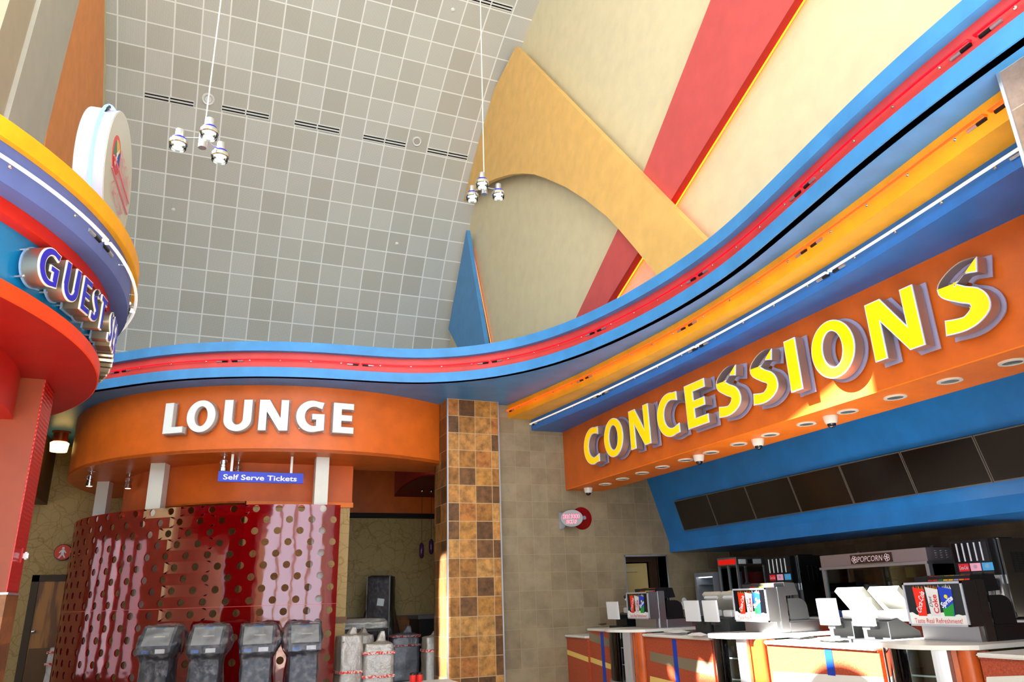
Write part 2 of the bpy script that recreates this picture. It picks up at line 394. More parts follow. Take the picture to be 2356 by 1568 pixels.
_A = smooth(resample(RIB0, 200), 24); _B = resample(RIB1, 2000)
RIB = []
for p in _A:
    q = _B[np.argmin(np.linalg.norm(_B-p, axis=1))]; RIB.append((p+q)/2)
RIB = smooth(np.array(RIB), 24)
def offs(P, d):                                   # d > 0 moves to the viewer's side
    T = np.gradient(P, axis=0); T /= np.linalg.norm(T, axis=1)[:, None]; return P+d*np.c_[T[:, 1], -T[:, 0]]
def strip(P, z0, z1): return MB().loops([[(x, y, z0) for x, y in P], [(x, y, z1) for x, y in P]])
def curve_band(name, m, P, back, z0, z1):         # solid band following the curve
    Q = offs(P, -back)
    L = [[(P[i][0], P[i][1], z0), (P[i][0], P[i][1], z1), (Q[i][0], Q[i][1], z1), (Q[i][0], Q[i][1], z0)] for i in range(len(P))]
    return struct(name, MB().loops(L, True, True), m, 40)
curve_band('trim_1', BLUE, RIB, .10, ZS, 5.206)
curve_band('trim_2', REDCOVE, offs(RIB, -.095), .10, 5.206, 5.478)
curve_band('trim_3', BLUE, RIB, .2, 5.478, ZT)
YC_ = [(4.98,-2.5),(5.06,1.2),(5.136,2.746),(5.288,3.639),(5.412,4.352),(5.509,5.1),(5.628,6.1),(5.665,6.9),(5.68,7.543),(5.644,8.41),(5.514,10.085),(5.30,11.5),(5.143,12.475)]
NC_ = [(5.05,-2.5),(5.30,1.2),(5.485,2.923),(5.665,4.05),(5.828,5.4),(5.90,6.744),(5.915,7.6),(5.90,8.6),(5.83,10.2),(5.70,11.7),(5.616,12.475)]
YC = smooth(resample(YC_, 90), 12); NC = smooth(resample(NC_, 90), 12)
# flat blue soffit under the ribbon
poly = [(x, y) for x, y in offs(RIB, -.02)]+[(x, y) for x, y in YC]+[(6.6, YW), (6.6, 19), (-7, 19)]
struct('trim_4', MB().prism([(x, y, ZS) for x, y in poly], (0, 0, .06)), BLUE)
poly = [(x, y) for x, y in offs(RIB, -.15)]+[(XC, -2.5), (XC, 21), (-7, 21)]
struct('trim_5', MB().prism([(x, y, ZT-.04) for x, y in poly], (0, 0, .03)), BLUE)
# yellow step with its bright underside, then the blue step
mb = strip(YC, 4.797, ZS); mb.loops([[(x, y, 4.797) for x, y in YC], [(x, y, 4.797) for x, y in NC]]); struct('trim_6', mb, YEL, 30)
mb = strip(NC, 4.59, 4.797); mb.loops([[(x, y, 4.59) for x, y in NC], [(XF+.02, y, 4.59) for x, y in NC]]); struct('trim_7', mb, NAVYSTRIP, 30)
struct('trim_8', MB().box((XF, -2.5, 3.50), (XF+.04, YW, 4.66)), ORANGE)                 # concessions fascia
struct('trim_9', MB().box((XF, -2.5, 3.488), (7.07, YW, 3.50)), ORANGE_LIT)                 # its soffit
struct('trim_10', MB().box((7.05, -2.5, 3.50), (7.07, YW, 4.9)), ORANGE_LIT)
struct('trim_11', MB().box((XF+.04, -2.5, 4.86), (9.9, YW, 4.9)), BLUE2)
def panX(z): return 8.444-.3105*(z-2.548)
mb = MB().loops([[(panX(4.9), y, 4.9), (panX(2.548), y, 2.548), (8.444, y, 2.353), (9.85, y, 2.353), (9.85, y, 2.40), (8.54, y, 2.40), (8.54, y, 2.56), (panX(4.9)+.1, y, 4.9)] for y in (-2.5, YW-.002)], True, True)
struct('trim_12', mb, BLUE2)                                                            # tilted bulkhead of the menu boards
# --- tile wall, doorway, concession back wall
DX0, DX1, DZ = 7.437, 8.334, 2.284
struct('wall_far', wall_holes('y', YW, .3, 4.87, 10.1, 0, ZS, [(DX0, DX1, -.01, DZ)]), TILEGREY)
struct('wall_far_lining', MB().box((DX1, YW+.01, 0), (DX1+.012, YW+.29, DZ)).box((DX0-.012, YW+.01, 0), (DX0, YW+.29, DZ)), TILEJAMB)
struct('wall_back', MB().box((9.85, -2.5, 0), (10.05, YW, 4.9)), TILEBACK)
t = .022
struct('trim_13', MB().box((DX0-t, YW-.012, 0), (DX0, YW+.01, DZ+t)).box((DX1, YW-.012, 0), (DX1+t, YW+.01, DZ+t)).box((DX0-t, YW-.012, DZ), (DX1+t, YW+.01, DZ+t)), ALU)
# door frame and door ajar in the passage behind
FR = MB().box((DX0+.01, YW+.3, 0), (DX0+.13, YW+.42, 2.2)).box((DX1-.14, YW+.3, 0), (DX1-.02, YW+.42, 2.2)).box((DX0+.01, YW+.3, 2.2), (DX1-.02, YW+.42, 2.284))
d1 = struct('door_1', FR, mat('bronze_door_frame', (54, 34, 22), .5))
DOORM = mat('cream_door_paint', (190, 164, 96), .45)
lf = MB().obox((DX1-.16, YW+.44, .01), (-.50, .16, 0), (.015, .045, 0), (0, 0, 2.17)).build('door_leaf', DOORM, d1)
MB().obox((DX1-.36, YW+.485, 2.02), (-.22, .07, 0), (-.018, -.05, 0), (0, 0, .09)).build('door_closer', mat('closer_cover', (186, 164, 112), .5), d1)
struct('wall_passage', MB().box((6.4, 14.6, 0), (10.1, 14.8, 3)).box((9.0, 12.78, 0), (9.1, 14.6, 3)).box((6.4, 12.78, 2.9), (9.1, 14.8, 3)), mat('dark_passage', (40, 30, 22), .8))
# --- amber tile pillar with steel corner trims
PX0, PX1, PY0 = 3.895, 4.867, 12.286
struct('wall_pillar', MB().box((PX0, PY0, 0), (PX1, 13.05, ZS)), PILLAR_F)
struct('wall_pillar_side', MB().box((PX0-.006, PY0+.002, 0), (PX0, 13.05, ZS)), PILLAR_S)
struct('trim_14', MB().box((PX0-.012, PY0-.012, 0), (PX0+.012, PY0+.012, ZS)).box((PX1-.012, PY0-.012, 0), (PX1+.012, PY0+.012, ZS)), ALU)
# --- second tile pillar at the near end of the concession strips
p2 = atZ(2297, 168, ZS)
NP = tile_mat('taupe_pillar_tile', .33, [(150,128,112),(158,138,128),(146,122,100)], (180,170,160), (1, 2), (p2.y-.33, ZS-.33), .4, .2, .01, 5)
struct('wall_near_pillar', MB().box((p2.x, -1.0, 0), (p2.x+1.1, p2.y, ZS)), NP)
struct('trim_15', MB().box((p2.x-.012, p2.y-.012, 0), (p2.x+.012, p2.y+.012, ZS)), ALU)

# ================================================================== LOUNGE SHELL
LC = (1.757, 16.34); LR = 4.165; LZ = 3.948
def lp(a, R): return (LC[0]+R*math.sin(a), LC[1]-R*math.cos(a))     # a = 0 faces the hall
a1 = math.asin((PX0+.02-LC[0])/LR); a0 = -math.radians(121)
ang = [a0+(a1-a0)*i/90 for i in range(91)]
BL_ = [lp(a, LR) for a in ang]
L = [[(x, y, LZ), (x, y, ZS), (x2, y2, ZS), (x2, y2, LZ)] for (x, y), (x2, y2) in zip(BL_, [lp(a, LR-.06) for a in ang])]
struct('trim_16', MB().loops(L, True, True), ORANGE, 40)
poly = BL_+[(6.2, 13.1), (6.2, 13.6), (2.46, 13.6), (2.46, 13.42), (.62, 13.42)]
inn = [(.62, 13.36)]+[lp(a, 3.2) for a in np.linspace(-.42, -2.1, 30)]
lowpoly = [(x, y) for x, y in BL_]+[(PX1, 13.05), (6.2, 13.1), (6.2, 13.75), (2.456, 13.75), (2.456, 13.45), (.62, 13.45)]+[lp(a, 3.1) for a in np.linspace(-.42, -2.1, 30)]
struct('trim_17', MB().prism([(x, y, LZ+.002) for x, y in lowpoly], (0, 0, .05)), ORANGE)
INN = [(2.456, 13.75), (2.456, 13.37), (.66, 13.37)]+[lp(a, 3.2) for a in np.linspace(-.40, -2.1, 40)]
L = [[(x, y, 3.27), (x, y, LZ+.03)] for x, y in INN]
struct('trim_18', MB().loops(L), paint('inner_header_orange', (206, 92, 14), .5), 40)
struct('trim_19', MB().prism([(x, y, 3.27) for x, y in INN]+[(2.456, 18.4, 3.27)], (0, 0, .03)), ORANGE_LIT)
struct('trim_20', MB().box((.68, 13.345, 3.215), (2.475, 13.40, 3.30)), ORANGE_LIT)
struct('wall_lounge_return', MB().box((.68, 13.39, 0), (2.43, 13.72, 3.26)), PAPER)
struct('baseboard_return', MB().box((.66, 13.365, 1.31), (2.445, 13.39, 1.405)), mat('rail_wood', (120, 82, 40), .5))
struct('wall_lounge_back', MB().box((-7.5, 18.5, 0), (6.3, 18.7, ZS)), PAPER)
struct('baseboard_back', MB().box((2.45, 18.46, 1.30), (6.25, 18.5, 1.345)), mat('pale_rail', (170, 150, 110), .5))
struct('wall_wainscot', MB().box((2.45, 18.44, 0), (6.25, 18.495, 1.30)), WOODTILE)
struct('wall_lounge_right', MB().box((6.2, 12.78, 0), (6.4, 18.5, ZS)), PAPER)
struct('trim_21', MB().box((2.46, 18.2, 3.68), (6.2, 18.5, ZS)), ORANGE)
struct('trim_22', MB().box((2.46, 18.24, 3.58), (6.2, 18.5, 3.68)), mat('black_reveal', (20, 12, 6), .7))
# round red ceiling drum over the lounge bar
zd = 4.079; rc = (6.6, 17.9); 
DP = [atZ(*p, zd) for p in ((905,1143),(917,1128),(930,1117),(950,1106),(980,1091))]
arc = [(4.385, 18.2)]+[(p.x, p.y) for p in DP[1:]]+[(6.2, 15.3)]
arc = smooth(resample(arc, 40), 10)
struct('trim_23', MB().loops([[(x, y, zd) for x, y in arc], [(x, y, ZS) for x, y in arc]]), REDCOVE, 40)
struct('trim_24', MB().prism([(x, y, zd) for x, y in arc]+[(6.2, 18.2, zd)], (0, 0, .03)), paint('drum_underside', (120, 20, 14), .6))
# restroom corner: bulkhead beside the guest canopy, oak door
struct('trim_25', MB().box((-6, 11.5, 3.79), (-3.07, 18.5, ZS)), mat('brown_bulkhead', (88, 62, 30), .6))
bx0, bx1, bz = -3.095, -2.161, 2.36
fr = MB().box((bx0, 18.42, 0), (bx0+.13, 18.5, bz)).box((bx1-.06, 18.42, 0), (bx1, 18.5, bz)).box((bx0, 18.42, bz-.13), (bx1, 18.5, bz))
d2 = struct('door_2', fr, mat('dark_door_frame', (60, 44, 20), .5))
MB().box((bx0+.13, 18.46, .02), (bx1-.06, 18.495, bz-.13)).build('door_leaf', OAK, d2)
q = atY(78, 1452, 18.44)
MB().lathe([(.03, 0), (.03, .02), (.014, .025), (.014, .05), (.034, .06), (.034, .085), (.001, .1)], (q.x, 18.46, q.z), (0, -1, 0)).build('door_knob', CHROME, d2, 40)
MB().box((bx0+.15, 18.45, .0), (bx1-.08, 18.46, .95)).build('kick_plate', mat('kick_plate', (88, 60, 30), .35, .3), d2)

# ================================================================== GUEST CANOPY
GC = (-4.122, 6.604)
def ring(name, m, prof): return struct(name, MB().lathe(prof, (GC[0], GC[1], 0), seg=160, cap=False), m, 30)
ring('trim_26', MAROON, [(2.6, 3.492), (3.195, 3.49)])
ring('trim_27', RINGORANGE, [(3.195, 3.49), (3.205, 3.495), (3.205, 3.598), (3.12, 3.60)])
ring('trim_28', RINGTEAL, [(3.13, 3.60), (3.13, 4.0)])
ring('trim_29', RINGRED, [(3.13, 3.998), (3.19, 4.0), (3.212, 4.005), (3.212, 4.102)])
ring('trim_30', RINGBLUE, [(3.212, 4.103), (3.35, 4.105), (3.352, 4.11), (3.352, 4.356)])
ring('trim_31', RINGYEL, [(3.352, 4.355), (3.392, 4.358), (3.398, 4.364), (3.398, 4.48), (3.2, 4.49), (.01, 4.5)])
ring('trim_32', REDCOVE if False else paint('drum_red_paint', (176, 20, 10), .5), [(2.637, 3.492), (2.637, 3.13), (.01, 3.125)])
# red pillar under the canopy
COLR = mat('red_ribbed_laminate', (176, 18, 6), .35); w = nd(COLR, 'ShaderNodeTexWave', bands_direction='Z', Scale=9, Distortion=2.5); ln(COLR, objco(COLR), w.inputs['Vector'])
bp = nd(COLR, 'ShaderNodeBump', Strength=.25, Distance=.01); ln(COLR, w.outputs['Fac'], bp.inputs['Height']); ln(COLR, bp.outputs[0], bsdf(COLR).inputs['Normal'])
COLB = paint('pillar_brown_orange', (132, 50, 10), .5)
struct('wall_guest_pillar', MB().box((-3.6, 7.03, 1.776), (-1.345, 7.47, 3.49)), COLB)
struct('wall_guest_pillar_side', MB().box((-1.345, 7.032, 1.776), (-1.335, 7.468, 3.489)), COLR)
struct('wall_guest_plinth', MB().box((-3.6, 7.022, 0), (-1.33, 7.476, 1.765)), WOODTILE)
struct('trim_33', MB().box((-3.6, 7.015, 1.762), (-1.322, 7.484, 1.778)).box((-1.79, 7.0, 0), (-1.765, 7.03, 1.77)), ALU)
# ================================================================== WALL PANELS
def panel(name, label, m, poly, off, th, X=XC, sgn=-1, cat='wall panel'):
    """flat shaped panel standing off the wall x = X on hidden battens"""
    x = X+sgn*off; mb = MB().prism([(x, p[1], p[2]) for p in poly], (-sgn*th, 0, 0))
    r = mb.build(name, m); tag(r, label, cat); return r
def px_poly(pts, X): return [(X, *tuple(atX(*p, X))[1:]) for p in pts]
XY = XC-.36
arch = [(1122,418.6),(1141,410.6),(1173,401),(1205,398.5),(1227.5,400.4),(1253,409),(1300.8,429.7),(1348.6,460),(1396.5,498.3),(1422,525.4),(1460,570),(1505,626),(1545,690)]
yp = [(1187,107),(1620,552),(1700,634)]+arch[::-1]+[(1098,436),(1086,438)]
P = px_poly(yp, XY)
edge = [(XY, vault(0, d).y-.02, vault(0, d).z-.02) for d in np.linspace(41.0, 62.2, 12)]
edge = [e for e in edge if P[-1][2] < e[2] < P[0][2]-.05]
panel('wall_panel', 'large pale yellow arched panel leaning across the cream wall', PANELYEL, P+edge, .36, .13)
XR = XC-.22
rp = [(1634.9,0),(1478.8,399.9),(1422,526),(1327.9,724.7),(1300,784),(1372,738),(1402,688),(1468,581),(1542,463),(1800,45.6),(1930,-165),(1700,-165)]
panel('wall_panel', 'long coral red diagonal panel stripe with an orange glow along its lower edge', PANELRED, px_poly(rp, XR), .22, .12)
# the edge of the red panel is painted dark
e0, e1 = atX(1372, 738, XR), atX(1930, -165, XR); dd = (e1-e0).normalized(); nn = Vector((0, dd.z, -dd.y))
if nn.z > 0: nn = -nn
MB().obox(e0+nn*.004, e1-e0, nn*.004, Vector((.12, 0, 0))).build('panel_edge', DARKRED, [o for o in COL.objects if o.name.startswith('wall_panel')][-1])
g = thing('neon_tube', (XC-.06, (e0.y+e1.y)/2, (e0.z+e1.z)/2), 'hidden orange neon tube glowing behind the coral red stripe panel', 'neon tube')
MB().tube([(XC-.06, *(e0-nn*.035)[1:]), (XC-.06, *(e1-nn*.035)[1:])], .016).build('tube', NEONHID, g)
XB = XC-.25
P = px_poly([(1073,529),(1084.4,600),(1116.7,794),(1126,850),(1072,850),(1053.7,800.7),(1031.6,756.7)], XB)
b = panel('wall_panel', 'narrow blue pointed panel at the far end of the cream wall', PANELBLUE, P, .25, .12)
g = thing('neon_tube', (XC-.05, P[1][1], P[1][2]), 'hidden amber neon tube glowing behind the blue pointed panel', 'neon tube')
MB().tube([(XC-.05, P[0][1]+.06, P[0][2]-.5), (XC-.05, P[2][1]+.06, P[2][2])], .01).build('tube', NEONHID2, g)
# left wall: curved orange panel against the vault, two grey leaning panels
XL = -3.05
P = px_poly([(183,0),(240,0),(238,120),(235,250),(215,420),(100,420),(112,300),(130,178)], XL)
P += []
top = [(XL, p[1], p[2]) for p in px_poly([(255,-90),(200,-90)], XL)]
op = px_poly([(190,-60),(240,-60),(240.5,0),(239,130),(236,250),(232,440),(90,440),(104,330),(126,200)], XL)
panel('wall_panel', 'tall orange panel on the left wall beside the metal ceiling', PANELORANGE, op, .17, .16, -3.22, 1)
XG = -2.86
gp = px_poly([(100,-40),(193,-40),(183,0),(140,170),(88,384),(10,384),(20,270),(95,0)], XG)
panel('wall_panel', 'leaning light grey panel in front of the orange one on the left wall', PANELGREY, gp, .36, .1, -3.22, 1)
XG2 = -2.92
gp = px_poly([(28,-20),(104,-20),(95,0),(18,300),(-3,286),(-3,80),(22,0)], XG2)
panel('wall_panel', 'leaning beige panel at the left edge of the photo above the canopy', paint('beige_panel', (186, 174, 152), .55, .02), gp, .30, .1, -3.22, 1)

# ================================================================== NEON LINES
def neon_run(P, z, off, m, breaks, group, desc, r=.011, clip_dz=0, cap_in=.10, lift=.05):
    """tube segments along plan curve P, clips every ~0.45 m; breaks = fractional arc positions in metres"""
    P = np.array(P); t = np.r_[0, np.cumsum(np.linalg.norm(np.diff(P, axis=0), axis=1))]
    F = offs(P, off); B = offs(P, off-lift)
    def at(Q, s): return Vector((np.interp(s, t, Q[:, 0]), np.interp(s, t, Q[:, 1]), z))
    bs = list(breaks)
    for k, (s0, s1) in enumerate(zip(bs, bs[1:])):
        a, b = s0+.025, s1-.025
        mid = at(F, (a+b)/2)
        g = thing('neon_tube', mid, desc(k, len(bs)-1), 'neon tube', group)
        path = [at(F, s) for s in np.linspace(a, b, max(3, int((b-a)/.12)))]
        path = [path[0]+(at(B, a)-path[0])*.7]+path+[path[-1]+(at(B, b)-path[-1])*.7]
        MB().tube(path, r).build('tube', m, g, 60)
        for s, sg in ((a, 1), (b, -1)):                      # dark electrode boots at both ends
            MB().tube([at(B, s+sg*.01)+Vector((0,0,-.012)), at(B, s+sg*.10)+Vector((0,0,-.012))], .017).build('electrode_boot', BLACK, g, 60)
            MB().tube([at(B, s+sg*.10)+Vector((0,0,-.012)), at(B, s+sg*.19)+Vector((0,0,-.012))], .016).build('electrode_cap', ALU, g, 60)
        n = max(1, int((b-a)/.5))
        for i in range(n):
            s = a+(b-a)*(i+.6)/(n+.2); p0, p1 = at(B, s), at(F, s)
            MB().tube([p0+(p0-p1).normalized()*.012, p1], .005, 6).lathe([(.014, 0), (.014, .012)], p0-(p1-p0)*.2, (p1-p0).normalized(), 8).build('clip', CHROME, g, 60)
def arcpos(P, pts, z, cyl=None):
    P = np.array(P); t = np.r_[0, np.cumsum(np.linalg.norm(np.diff(P, axis=0), axis=1))]; out = []
    for p in pts:
        q = atZ(*p, z); out.append(t[np.argmin(np.linalg.norm(P-np.array(q[:2]), axis=1))])
    return out
RD = resample(RIB, 1500)
ordn = ['first', 'second', 'third', 'fourth', 'fifth', 'sixth', 'seventh', 'eighth', 'ninth', 'tenth']
br = arcpos(RD, [(271,851),(527,826.5),(830,833.5),(1132,833.5),(1362,759),(1590,632),(1838,432),(2228,88)], 5.345)
neon_run(RD, 5.345, -.045, NEONR, [br[0]-1.2]+br+[br[-1]+1.6], 'red neon tubes in the ribbon cove',
         lambda k, n: 'thin red neon tube in the red ribbon cove, %s length from the left' % ordn[k], lift=.045)
YD = resample(YC[::-1], 900)
br = arcpos(YD, [(1345,869),(1587,749),(1860,567),(2268,258)], 4.93); ye = YD[-1]
neon_run(YD, 4.93, .05, NEONO, [0.03]+br+[br[-1]+.30], 'orange neon tubes on the yellow step',
         lambda k, n: 'orange neon tube along the yellow step, %s length from the tile wall' % ordn[k])
ND_ = resample(NC[::-1], 900)
br = arcpos(ND_, [(1385,906),(1610,797),(1912,625)], 4.70)
neon_run(ND_, 4.70, .06, NEONW, [0.03]+br+[br[-1]+2.35], 'white neon tubes on the blue step',
         lambda k, n: 'white neon tube along the blue step, %s length from the tile wall' % ordn[k], r=.014)
ga = [(GC[0]+3.352*math.cos(a), GC[1]+3.352*math.sin(a)) for a in np.radians(np.linspace(-52, 48, 300))]
GD = np.array(ga)
def angpx(x, y, R): p = atCyl(x, y, GC, R); return math.degrees(math.atan2(p.y-GC[1], p.x-GC[0]))
ta = [angpx(247, 572, 3.40), 9.0]
s_of = lambda a: math.radians(a+52)*3.352
neon_run(GD, 4.225, .05, NEONW, [.1]+[s_of(a) for a in ta]+[s_of(46)], 'white neon tubes round the guest canopy',
         lambda k, n: 'white neon tube round the violet canopy band, %s length from the left' % ordn[k], r=.013)

# ================================================================== LETTERS
def ell(cx, cy, rx, ry, a0, a1, n=18): return [(cx+rx*math.cos(math.radians(a0+(a1-a0)*i/n)), cy+ry*math.sin(math.radians(a0+(a1-a0)*i/n))) for i in range(n+1)]
def stroke(pts, ws):
    P = []; n = len(pts)
    for i in range(n-1):                               # Catmull-Rom
        p0, p1, p2, p3 = (np.array(pts[max(0, min(n-1, i+k))]) for k in (-1, 0, 1, 2)); w1, w2 = ws[i], ws[i+1]
        for j in range(8):
            t = j/8; P.append((*(.5*((2*p1)+(-p0+p2)*t+(2*p0-5*p1+4*p2-p3)*t*t+(-p0+3*p1-3*p2+p3)*t**3)), w1+(w2-w1)*t))
    P.append((*pts[-1], ws[-1])); P = np.array(P); T = np.gradient(P[:, :2], axis=0); T /= np.linalg.norm(T, axis=1)[:, None]
    N = np.c_[-T[:, 1], T[:, 0]]; a = P[:, :2]+N*P[:, 2:]/2; b = P[:, :2]-N*P[:, 2:]/2
    return [tuple(p) for p in a]+[tuple(p) for p in b[::-1]]
def glyph(c):
    """bold humanist capitals, cap height 1 -> (contours, width)"""
    if c == 'I': return [[(0,0),(.27,0),(.27,1),(0,1)]], .27
    if c == 'L': return [[(0,0),(.64,0),(.64,.2),(.27,.2),(.27,1),(0,1)]], .64
    if c == 'E': return [[(0,0),(.68,0),(.68,.2),(.27,.2),(.27,.41),(.62,.41),(.62,.6),(.27,.6),(.27,.8),(.67,.8),(.67,1),(0,1)]], .68
    if c == 'T': return [[(.26,0),(.53,0),(.53,.8),(.79,.8),(.79,1),(0,1),(0,.8),(.26,.8)]], .79
    if c == 'N': return [[(0,0),(.24,0),(.24,.62),(.66,0),(.93,0),(.93,1),(.69,1),(.69,.40),(.31,1),(0,1)]], .93
    if c == 'V': return [[(.32,0),(.58,0),(.90,1),(.62,1),(.455,.36),(.28,1),(0,1)]], .9
    if c == 'O': return [ell(.49,.5,.49,.52,0,360,48)[:-1], ell(.49,.5,.225,.325,0,360,40)[:-1]], .98
    if c == 'C':
        o = ell(.49,.5,.49,.52,48,312,36); i = ell(.56,.5,.295,.325,285,75,30)
        return [[(.80,.985)]+ell(.5,.5,.5,.52,72,288,36)+[(.80,.015),(.80,.235)]+i+[(.80,.765)]], .82
    if c == 'G':
        i = ell(.56,.5,.295,.325,285,80,30)
        return [[(.86,.965)]+ell(.5,.5,.5,.52,72,288,36)+[(.88,.05),(.88,.58),(.50,.58),(.50,.40),(.63,.40),(.63,.19)]+i+[(.80,.75)]], .88
    if c == 'S': return [stroke([(.645,.87),(.40,.90),(.16,.72),(.33,.545),(.52,.42),(.545,.24),(.33,.10),(.02,.13)], [.225,.21,.27,.25,.25,.27,.21,.235])], .68
    if c == 'U': return [[(0,1),(0,.36)]+ell(.43,.36,.43,.38,180,360,30)+[(.86,1),(.60,1),(.60,.38)]+ell(.43,.38,.17,.19,360,180,20)+[(.26,1)]], .86
    if c == 'R': return [[(0,0),(.26,0),(.26,.36),(.34,.36),(.56,0),(.86,0),(.58,.42)]+ell(.46,.70,.30,.30,-65,90,18)+[(0,1)], [(.26,.56),(.26,.81),(.40,.81)]+ell(.40,.685,.12,.125,90,-90,10)], .8
def offset2d(poly, d):
    P = np.array(poly); n = len(P); out = []
    area2 = sum(P[i, 0]*P[(i+1) % n, 1]-P[(i+1) % n, 0]*P[i, 1] for i in range(n)); sg = 1 if area2 > 0 else -1
    for i in range(n):
        e1 = P[i]-P[i-1]; e2 = P[(i+1) % n]-P[i]; n1 = np.array((e1[1], -e1[0])); n2 = np.array((e2[1], -e2[0]))
        l1, l2 = np.linalg.norm(n1), np.linalg.norm(n2)
        if l1 < 1e-9 or l2 < 1e-9: out.append(tuple(P[i])); continue
        n1, n2 = n1/l1*sg, n2/l2*sg; b = n1+n2; q = b @ b
        out.append(tuple(P[i]+(b*2/q*d if q > .3 else (n1+n2)*d)))
    return out
def channel_letter(ch, o, U, N, h, depth, gap, m_face, m_trim, m_can, m_back, label, group, inset=.012, wide=None, back=.03):
    """o: lower left corner on the fascia, U reading direction, N out of the fascia; returns the thing"""
    conts, w = glyph(ch); sx = (wide/w if wide else h); o, U, N = Vector(o), Vector(U), Vector(N); Zv = Vector((0,0,1))
    def W(c, d): return [o+U*(x*sx)+Zv*(y*h)+N*d for x, y in c]
    S = [[(x*sx, y*h) for x, y in c] for c in conts]
    def W2(c, d): return [o+U*x+Zv*y+N*d for x, y in c]
    g = thing('sign_letter', o+U*(w*sx/2), label, 'sign letter', group)
    MB().plate([W2(c, gap) for c in S], N*(depth-.006)).build('letter_can', m_can, g, 35)
    MB().plate([W2(c, gap+depth-.006) for c in S], N*.012).build('trim_cap', m_trim, g)
    inn = [offset2d(c, -inset if k == 0 else inset) for k, c in enumerate(S)]
    MB().plate([W2(c, gap+depth+.006) for c in inn], N*.003).build('letter_face', m_face, g)
    if m_back:
        bk = [offset2d(c, back if k == 0 else -back*.8) for k, c in enumerate(S)]
        MB().plate([W2(c, .035) for c in bk], N*.012).build('backing_plate', m_back, g)
        for fx, fy in ((.14, .12), (.14, .86)):
            q = o+U*(w*sx*fx)+Zv*(h*fy); MB().tube([q, q+N*(gap+.01)], .008, 6).build('standoff', ALU, g)
    return g
YFACE = mat('yellow_letter_face', (255, 206, 0), .35, emit=.35, emitc=(255, 196, 0)); YTRIM = mat('letter_trim', (206, 222, 255), .3)
CAN = mat('letter_return_metal', (178, 162, 160), .38, .7)
word = [('C',11.289,10.746),('O',10.564,9.956),('N',9.744,9.18),('C',8.962,8.419),('E',8.237,7.773),('S',7.560,7.105),('S',6.890,6.440),('I',6.245,6.063),('O',5.86,5.265),('N',5.062,4.489),('S',4.275,3.815)]
lab = ['yellow letter C that begins the long sign on the orange fascia','yellow letter O just after the first C of the long sign','yellow letter N before the middle C of the long sign','yellow letter C in the middle, between the N and the E','yellow letter E of the long sign on the orange fascia','yellow letter S directly after the E','yellow letter S directly before the sunlit I','yellow letter I with a sunlit lower half','large yellow letter O with a sunlit lower half','large yellow letter N before the last letter','largest yellow letter S at the right end of the sign']
for (ch, y0, y1), lb in zip(word, lab):
    channel_letter(ch, (XF, y0, 3.722), (0,-1,0), (-1,0,0), .612, .12, .075, YFACE, YTRIM, CAN, ACRYL, lb, 'letters of the concessions sign', .011, y0-y1)
WFACE = mat('white_letter_face', (232, 238, 242), .35); CLEARB = glassy('pink_clear_acrylic', (238, 214, 206), (200, 170, 160), .1, .28)
WCAN = mat('white_letter_return', (204, 200, 198), .4)
lw = [('L',(112,190),(80,520),(290,500)),('O',(345,350),None,(667,330)),('U',(762,330),None,(1074,330)),('N',(1145,480),None,(1488,330)),('G',(1577,340),None,(1896,330)),('E',(1988,500),None,(2222,500))]
lb6 = ['white letter L that begins the lounge sign','white letter O of the lounge sign','white letter U of the lounge sign','white letter N of the lounge sign','white letter G of the lounge sign','white letter E that ends the lounge sign']
cl = lambda p: (360+p[0]/4.908, 890+p[1]/4.908)
for (ch, l, _, r), lb in zip(lw, lb6):
    # the two sides of a letter lie on a chord in front of the curved band
    A = atCyl(*cl(l), LC, LR+.13); B = atCyl(*cl(r), LC, LR+.13)
    a = (math.atan2(A.x-LC[0], LC[1]-A.y)+math.atan2(B.x-LC[0], LC[1]-B.y))/2
    N = Vector((math.sin(a), -math.cos(a), 0)); U = Vector((math.cos(a), math.sin(a), 0))
    wd = (B-A).dot(U); c = Vector((*lp(a, LR-.005), 0)); o = c-U*wd/2; o.z = 4.262
    if ch in 'OU': pass
    channel_letter(ch, o, U, N, .502, .09, .045, WFACE, WFACE, WCAN, CLEARB, lb, 'letters of the lounge sign', .004, wd, .022)
BFACE = mat('deep_blue_letter_face', (24, 34, 176), .3); BTRIM = mat('cream_trim', (232, 226, 206), .3)
gw = [('G',-25.6,-21.6),('U',-20.7,-16.9),('E',-16.2,-13.5),('S',-13.0,-10.4),('T',-10.0,-7.2),('S',-4.6,-2.0),('E',-1.5,1.2),('R',1.7,4.9),('V',5.2,8.8),('I',9.3,10.4),('C',11.0,14.3),('E',14.9,17.6),('S',18.1,20.8)]
glab = ['blue faced metal letter G at the left of the canopy sign','blue faced metal letter U after the G on the canopy','blue faced metal letter E before the S on the canopy','blue faced metal letter S before the T on the canopy','blue faced metal letter T seen almost edge on, below the violet band','metal letter S seen edge on, first of the second canopy word','metal letter E seen edge on behind the first S of the second canopy word','metal letter R seen edge on in the second canopy word','metal letter V seen edge on in the second canopy word','metal letter I seen edge on in the second canopy word','metal letter C seen edge on in the second canopy word','metal letter E seen edge on next to the last canopy letter','metal letter S seen edge on, lowest and last of the canopy sign']
for (ch, d0, d1), lb in zip(gw, glab):
    a = math.radians((d0+d1)/2); N = Vector((math.cos(a), math.sin(a), 0)); U = Vector((-math.sin(a), math.cos(a), 0))
    wd = math.radians(d1-d0)*3.27*.93; c = Vector((GC[0]+3.128*math.cos(a), GC[1]+3.128*math.sin(a), 0)); o = c-U*wd/2; o.z = 3.672
    channel_letter(ch, o, U, N, .262, .115, .045, BFACE, BTRIM, GOLDMETAL, ACRYLB, lb, 'letters of the guest services sign', .008, wd, .007)

